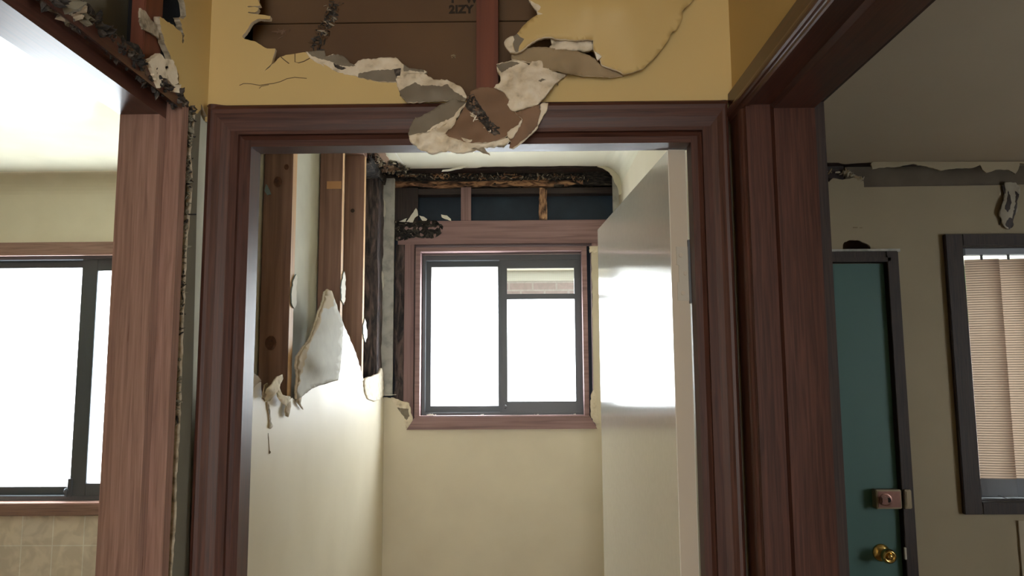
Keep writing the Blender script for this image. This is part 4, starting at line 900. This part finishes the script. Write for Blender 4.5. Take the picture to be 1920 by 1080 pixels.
# ------------------------------------------------------------------ right room
top = [w3(.495, D, .02), (1500, 345), (1530, 336), (1540, 338), (1555, 341), (1562, 334), (1580, 337), (1600, 333), (1612, 330), (1618, 334), (1620, 351), (1700, 349.5), (1800, 348), (1877, 347), (1915, 346), w3(3.6, D, yp(1915, 346, D).z), w3(3.6, D, .02)]
dh = [(1580, 471), (1580, 459), (1585, 453), (1596, 450), (1612, 451), (1625, 457), (1632, 463), (1632, 472)]
rw = [w3(RW[0], D, RW[3]), w3(RW[0], D, RW[2]), w3(RW[1], D, RW[2]), w3(RW[1], D, RW[3])]
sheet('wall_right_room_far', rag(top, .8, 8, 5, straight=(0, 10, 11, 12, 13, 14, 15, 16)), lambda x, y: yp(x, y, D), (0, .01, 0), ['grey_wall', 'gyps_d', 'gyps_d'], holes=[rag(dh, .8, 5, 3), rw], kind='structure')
PCr = lambda x, y: zp(x, y, C)
co = [w3(.50, 1.0, C)]
cpts = [(.495, -1.5), (.495, 2.93)]
for px in ((1540, 305), (1572, 305), (1585, 308), (1610, 306), (1632, 305), (1636, 316), (1650, 314), (1680, 313), (1700, 308), (1715, 308), (1740, 313), (1765, 320), (1790, 316), (1820, 315), (1840, 310), (1850, 323), (1868, 318), (1890, 318), (1904, 325), (1912, 306), (1935, 306), (2000, 312), (2200, 310)):
    q = zp(px[0], px[1], C); cpts.append((q.x, min(q.y, D-.02)))
cpts += [(3.6, 2.95), (3.6, -1.5)]
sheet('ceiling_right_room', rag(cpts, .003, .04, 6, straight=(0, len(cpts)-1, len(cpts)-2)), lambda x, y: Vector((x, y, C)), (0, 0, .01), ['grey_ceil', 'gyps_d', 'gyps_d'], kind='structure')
for d_ in ((3.59, 3.6, -1.5, -.1, 0, C), (3.59, 3.6, 1.3, D, 0, C), (3.59, 3.6, -.1, 1.3, 0, .95), (3.59, 3.6, -.1, 1.3, 2.05, C)): st('wall_right_room_right', d_, 'grey_wall')
st('added_pane', (3.60, 3.605, -.1, 1.3, .95, 2.05), 'frost'); st('wall_right_room_near', (.495, 3.6, -1.51, -1.5, 0, C), 'grey_wall')  # the frosted pane is made up, set before the right room fill lamp
rem = [(1637, 303), (1700, 303), (1800, 303), (1905, 303), (2000, 303), (2100, 303), (2100, 312), (2000, 312), (1935, 308), (1912, 306), (1910, 316), (1904, 326), (1898, 322), (1890, 318), (1868, 318), (1858, 322), (1850, 324), (1842, 318), (1838, 309), (1832, 312), (1820, 315), (1800, 315), (1790, 316), (1765, 320), (1755, 317), (1740, 313), (1722, 310), (1712, 307), (1700, 309), (1680, 313), (1650, 314), (1636, 317), (1633, 308)]
sheet('trim_10', rag(rem, .7, 9, 23, straight=(0, 1, 2, 3, 4, 5)), lambda x, y: yp(x, y, 2.945), (0, .008, 0), ['grey_wall', 'gyps_d', 'gyps_d'], kind='structure')
q = yp(1908, 976, D-.004); st('trim_11', (q.x, 3.58, D-.008, D-.0005, .02, q.z), 'grey_ceil')
tag(beam('ceiling_batten', .50, 3.55, 2.96, 3.10, C+.012, C+.06, 'dark_x', rough=.006, step=.05, seed=21), 'dark splintered batten along the broken ceiling edge in the right room', 'timber')
dull = noisy(mat('dusty_board', (.18, .14, .10), .9), [(.085, .068, .05), (.15, .118, .085)], nscale=6, bump=.2)
tag(beam('wall_plate', 1.33, 3.55, 3.062, 3.13, yp(1700, 352, 3.062).z-.01, yp(1700, 312, 3.062).z, dull), 'dusty grey-brown plate between ceiling and wall in the right room', 'timber')
tag(beam('wall_plate', .50, 1.325, 3.062, 3.13, yp(1560, 350, 3.062).z-.01, yp(1560, 306, 3.062).z, 'dark_x', rough=.006, step=.03, seed=22), 'dark cracked plate above the teal door in the right room', 'timber')
c = crumble('plaster_crumbs', [(1545, 322, 2), (1570, 321, 2), (1590, 325, 4), (1600, 328, 3), (1618, 338, 3)], lambda x, y: yp(x, y, 3.05), ['gyps_d', 'paper_tan'], .008, 34, 51, kind='stuff'); tag(c, 'pale crumbs stuck above the teal door wall', 'debris')
# peeling strip
ps = thing('peeling_strip', 'stained strip of broken plaster hanging at the top right wall above the window', 'plaster', tuple(yp(1895, 390, 3.04)))
flap('strip_face', [(1884, 341), (1905, 342), (1908, 347), (1913, 350), (1912, 366), (1907, 378), (1908, 396), (1900, 412), (1900, 424), (1893, 430), (1885, 427), (1880, 420), (1874, 400), (1882, 375), (1885, 360)],
     [(1890, 345, 3.045), (1890, 390, 3.030), (1890, 425, 3.040)], [noisy(mat('grimy_plaster', (.36, .33, .27), .9), [(.30, .27, .21), (.40, .36, .29)], nscale=20, bump=.3), 'gyps_d', 'gyps_d', 'dark_z'], ps, thick=.006, grid=5, rough=.003, seed=61,
     zones=[([(1890, 357), (1894, 366), (1897, 380), (1894, 392), (1890, 398), (1884, 392), (1888, 372)], 3), ([(1903, 358), (1911, 364), (1907, 385), (1904, 400), (1902, 424), (1892, 430), (1885, 420), (1892, 408), (1898, 410), (1903, 385), (1905, 366)], 3)])
bm = bmesh.new(); tube(bm, [yp(1880, 348, 3.045), yp(1884, 365, 3.045), yp(1880, 390, 3.046), yp(1874, 422, 3.047)], .004, 6, [.005, .005, .004, .002]); link('split_edge', bm, 'dark_z', ps)
# scuffs
bm = bmesh.new(); bx(bm, yp(1599, 427, D).x, yp(1608, 427, D).x, D-.001, D, yp(1600, 428, D).z, yp(1600, 425.5, D).z); bx(bm, yp(1611, 427, D).x, yp(1617, 427, D).x, D-.001, D, yp(1613, 428, D).z, yp(1613, 426.5, D).z)
tag(link('wall_scuff', bm, 'lockside'), 'two small brown scuffs on the wall above the teal door', 'mark')
# teal door
dt = thing('door_2', None, None, (1.2, 3.05, 0)); del dt['label'], dt['category']; dt['kind'] = 'structure'
DY = 3.03
xd0 = .72; xd1 = yp(1661, 560, DY).x; zd1 = yp(1600, 494.5, DY).z
beam('door_leaf', xd0, xd1, DY, DY+.035, .01, zd1, 'teal', dt)
xo = yp(1690, 560, 3.012).x; zo = yp(1600, 471, 3.012).z
bm = bmesh.new(); bx(bm, xd1+.003, xo, 3.012, D+.02, 0, zo, .003); bx(bm, xd0-.07, xd1+.003, 3.012, D+.02, zd1+.004, zo, .003)
bx(bm, xd1-.012+.015, xd1+.02, 3.004, 3.02, 0, zo-.02, .002); bx(bm, xd0-.07, xd1+.02, 3.004, 3.02, zd1+.004, zd1+.022, .002); bx(bm, xd0-.07, xd0-.003, 3.012, D+.02, 0, zd1+.004, .003)
link('door_frame', bm, 'dark_z', dt)
box('frame_packer', (yp(1547, 468, 3.03).x, yp(1688, 468, 3.03).x, 3.03, D, zo, yp(1600, 467, 3.03).z), 'batten', dt)
# deadlock
dl = thing('rim_deadlock', 'square pinkish bronze rim deadlock on the edge of the teal door', 'lock', tuple(yp(1665, 937, 3.0)))
l0 = yp(1641, 918, 2.995); l1 = yp(1691, 954, 2.995)
bm = bmesh.new(); bx(bm, l0.x, l1.x, 2.990, 3.029, l1.z, l0.z, .003); link('lock_case', bm, 'lockside', dl)
box('lock_plate', (l0.x+.006, l1.x-.005, 2.988, 2.992, l1.z+.006, l0.z-.006), 'lockface', dl, .001)
q = yp(1660, 937, 2.99)
bm = bmesh.new(); lathe(bm, (q.x, 2.989, q.z), (0, -1, 0), [(0, .024), (.004, .0235), (.005, .019), (.004, .018)], 28); bx(bm, q.x-.024, q.x+.004, 2.972, 2.988, q.z-.013, q.z+.013, .005); link('turn_knob', bm, 'lockface', dl)
bm = bmesh.new(); lathe(bm, (q.x+.008, 2.986, q.z), (0, -1, 0), [(0, .009), (.006, .009), (.0065, .007)], 20); link('key_barrel', bm, 'black', dl)
l0 = yp(1694, 918, 2.995); l1 = yp(1710, 954, 2.995)
bm = bmesh.new(); bx(bm, l0.x, l1.x, 2.990, 3.011, l1.z, l0.z, .003); bx(bm, l0.x+.006, l1.x-.005, 2.988, 2.992, l1.z+.006, l0.z-.006, .001); link('strike_box', bm, 'lockside', dl)
# knob
kb = thing('door_knob', 'round polished brass knob low on the teal door', 'door knob', tuple(yp(1663, 1042, 3.0)))
q = yp(1652, 1036, 3.03)
bm = bmesh.new(); lathe(bm, (q.x, 3.0295, q.z), (0, -1, 0), [(0, .033), (.004, .033), (.008, .029), (.012, .020), (.014, .014), (.030, .012)], 32); link('rose', bm, 'brass', kb, smooth=True)
bm = bmesh.new(); lathe(bm, (q.x, 3.0, q.z), (.0, -1, 0), [(0, .012), (.006, .016), (.016, .025), (.028, .0275), (.038, .026), (.044, .021), (.045, .018), (.042, .016), (.042, .001)], 32); link('knob', bm, 'brass', kb, smooth=True)
bm = bmesh.new(); lathe(bm, (q.x, 2.959, q.z), (0, -1, 0), [(0, .011), (.006, .010), (.007, .004)], 20); link('turn_button', bm, 'brass', kb, smooth=True)
q = yp(1698, 1038, 3.003); tag(box('strike_plate', (q.x-.004, q.x+.004, 3.001, 3.0105, q.z-.022, q.z+.022), 'steel', None, .001), 'small steel strike plate on the door frame beside the brass knob', 'latch')

# right window
wn = win('window_3', *RW, 0, 0, 0, 0)
a = yp(1771, 439, 3.03); b = yp(1808, 965, 3.03)
bm = bmesh.new(); x0 = a.x; zt = a.z; zb = b.z; x1 = 3.06
bx(bm, x0, RW[0], 3.028, D, zb, zt, .003); bx(bm, RW[0], x1, 3.028, D, RW[3], zt, .003); bx(bm, RW[0], x1, 3.028, D, zb, RW[2], .003); bx(bm, RW[1], x1, 3.028, D, RW[2], RW[3], .003); link('window_casing', bm, 'dark_z', wn)
bm = bmesh.new(); ring(bm, RW[0], RW[1], RW[2], RW[3], 3.052, 3.13, (.006, .006, .006, .006)); link('window_reveal', bm, 'dark_z', wn)
bm = bmesh.new(); ring(bm, RW[0]+.006, RW[1]-.006, RW[2]+.006, RW[3]-.006, 3.12, 3.15, (.008, .02, .010, .018)); bx(bm, 2.35, 2.39, 3.12, 3.145, RW[2], RW[3]); link('window_frame', bm, 'alu', wn)
box('glass', (RW[0]+.01, RW[1]-.01, 3.134, 3.138, RW[2]+.01, RW[3]-.01), 'clear', wn)
vb = thing('vertical_blind', 'beige ribbed vertical blind hanging in the right room window', 'blind', (2.2, 3.08, RW[3]))
zh = yp(1850, 466, 3.085).z; zh2 = yp(1850, 478, 3.085).z
box('headrail', (RW[0]+.02, RW[1]-.02, 3.070, 3.100, zh2, zh), 'plastic', vb, .002)
bm = bmesh.new(); bx(bm, RW[0]+.008, RW[0]+.03, 3.066, 3.104, zh2-.004, zh+.004, .002); link('headrail_end', bm, 'alu', vb)
sx = yp(1820, 600, 3.085).x; ztop = yp(1850, 486, 3.085).z; zbt = yp(1850, 898, 3.085).z; zb2 = yp(1850, 931, 3.085).z
i = 0; x = sx+.062
while x < RW[1]-.03:
    an = .22; hw = .0635; dx = hw*math.cos(an); dy = hw*math.sin(an); yc = 3.086
    bm = bmesh.new(); n = 6; fr = []; bkv = []
    for k in range(n+1):
        t = k/n*2-1; bow = .004*(1-t*t); px_ = x+dx*t; py_ = yc-dy*t-bow
        fr.append((px_, py_))
    pf = fr+[(p[0], p[1]+.0006) for p in reversed(fr)]
    prism(bm, pf, 'z', zbt-.002, ztop); sl = link('slat', bm, 'fabric', vb)
    bm = bmesh.new(); prism(bm, [(p[0], p[1]-.0012) for p in fr]+[(p[0], p[1]+.0018) for p in reversed(fr)], 'z', zb2, zbt); link('bottom_weight', bm, 'plastic', sl)
    bm = bmesh.new(); bx(bm, x-.004, x+.004, yc-.005, yc+.002, ztop-.004, zh2+.002, .0008); link('hanger_clip', bm, 'alu', sl)
    x += .108; i += 1
bm = bmesh.new(); tube(bm, [(sx+.05, 3.078, zb2+.005), (sx+.10, 3.078, zb2-.012), (sx+.17, 3.078, zb2-.014), (sx+.23, 3.078, zb2+.004), (sx+.3, 3.078, zb2-.013), (sx+.4, 3.078, zb2+.002)], .0012, 6); link('weight_chain', bm, 'alu', vb)
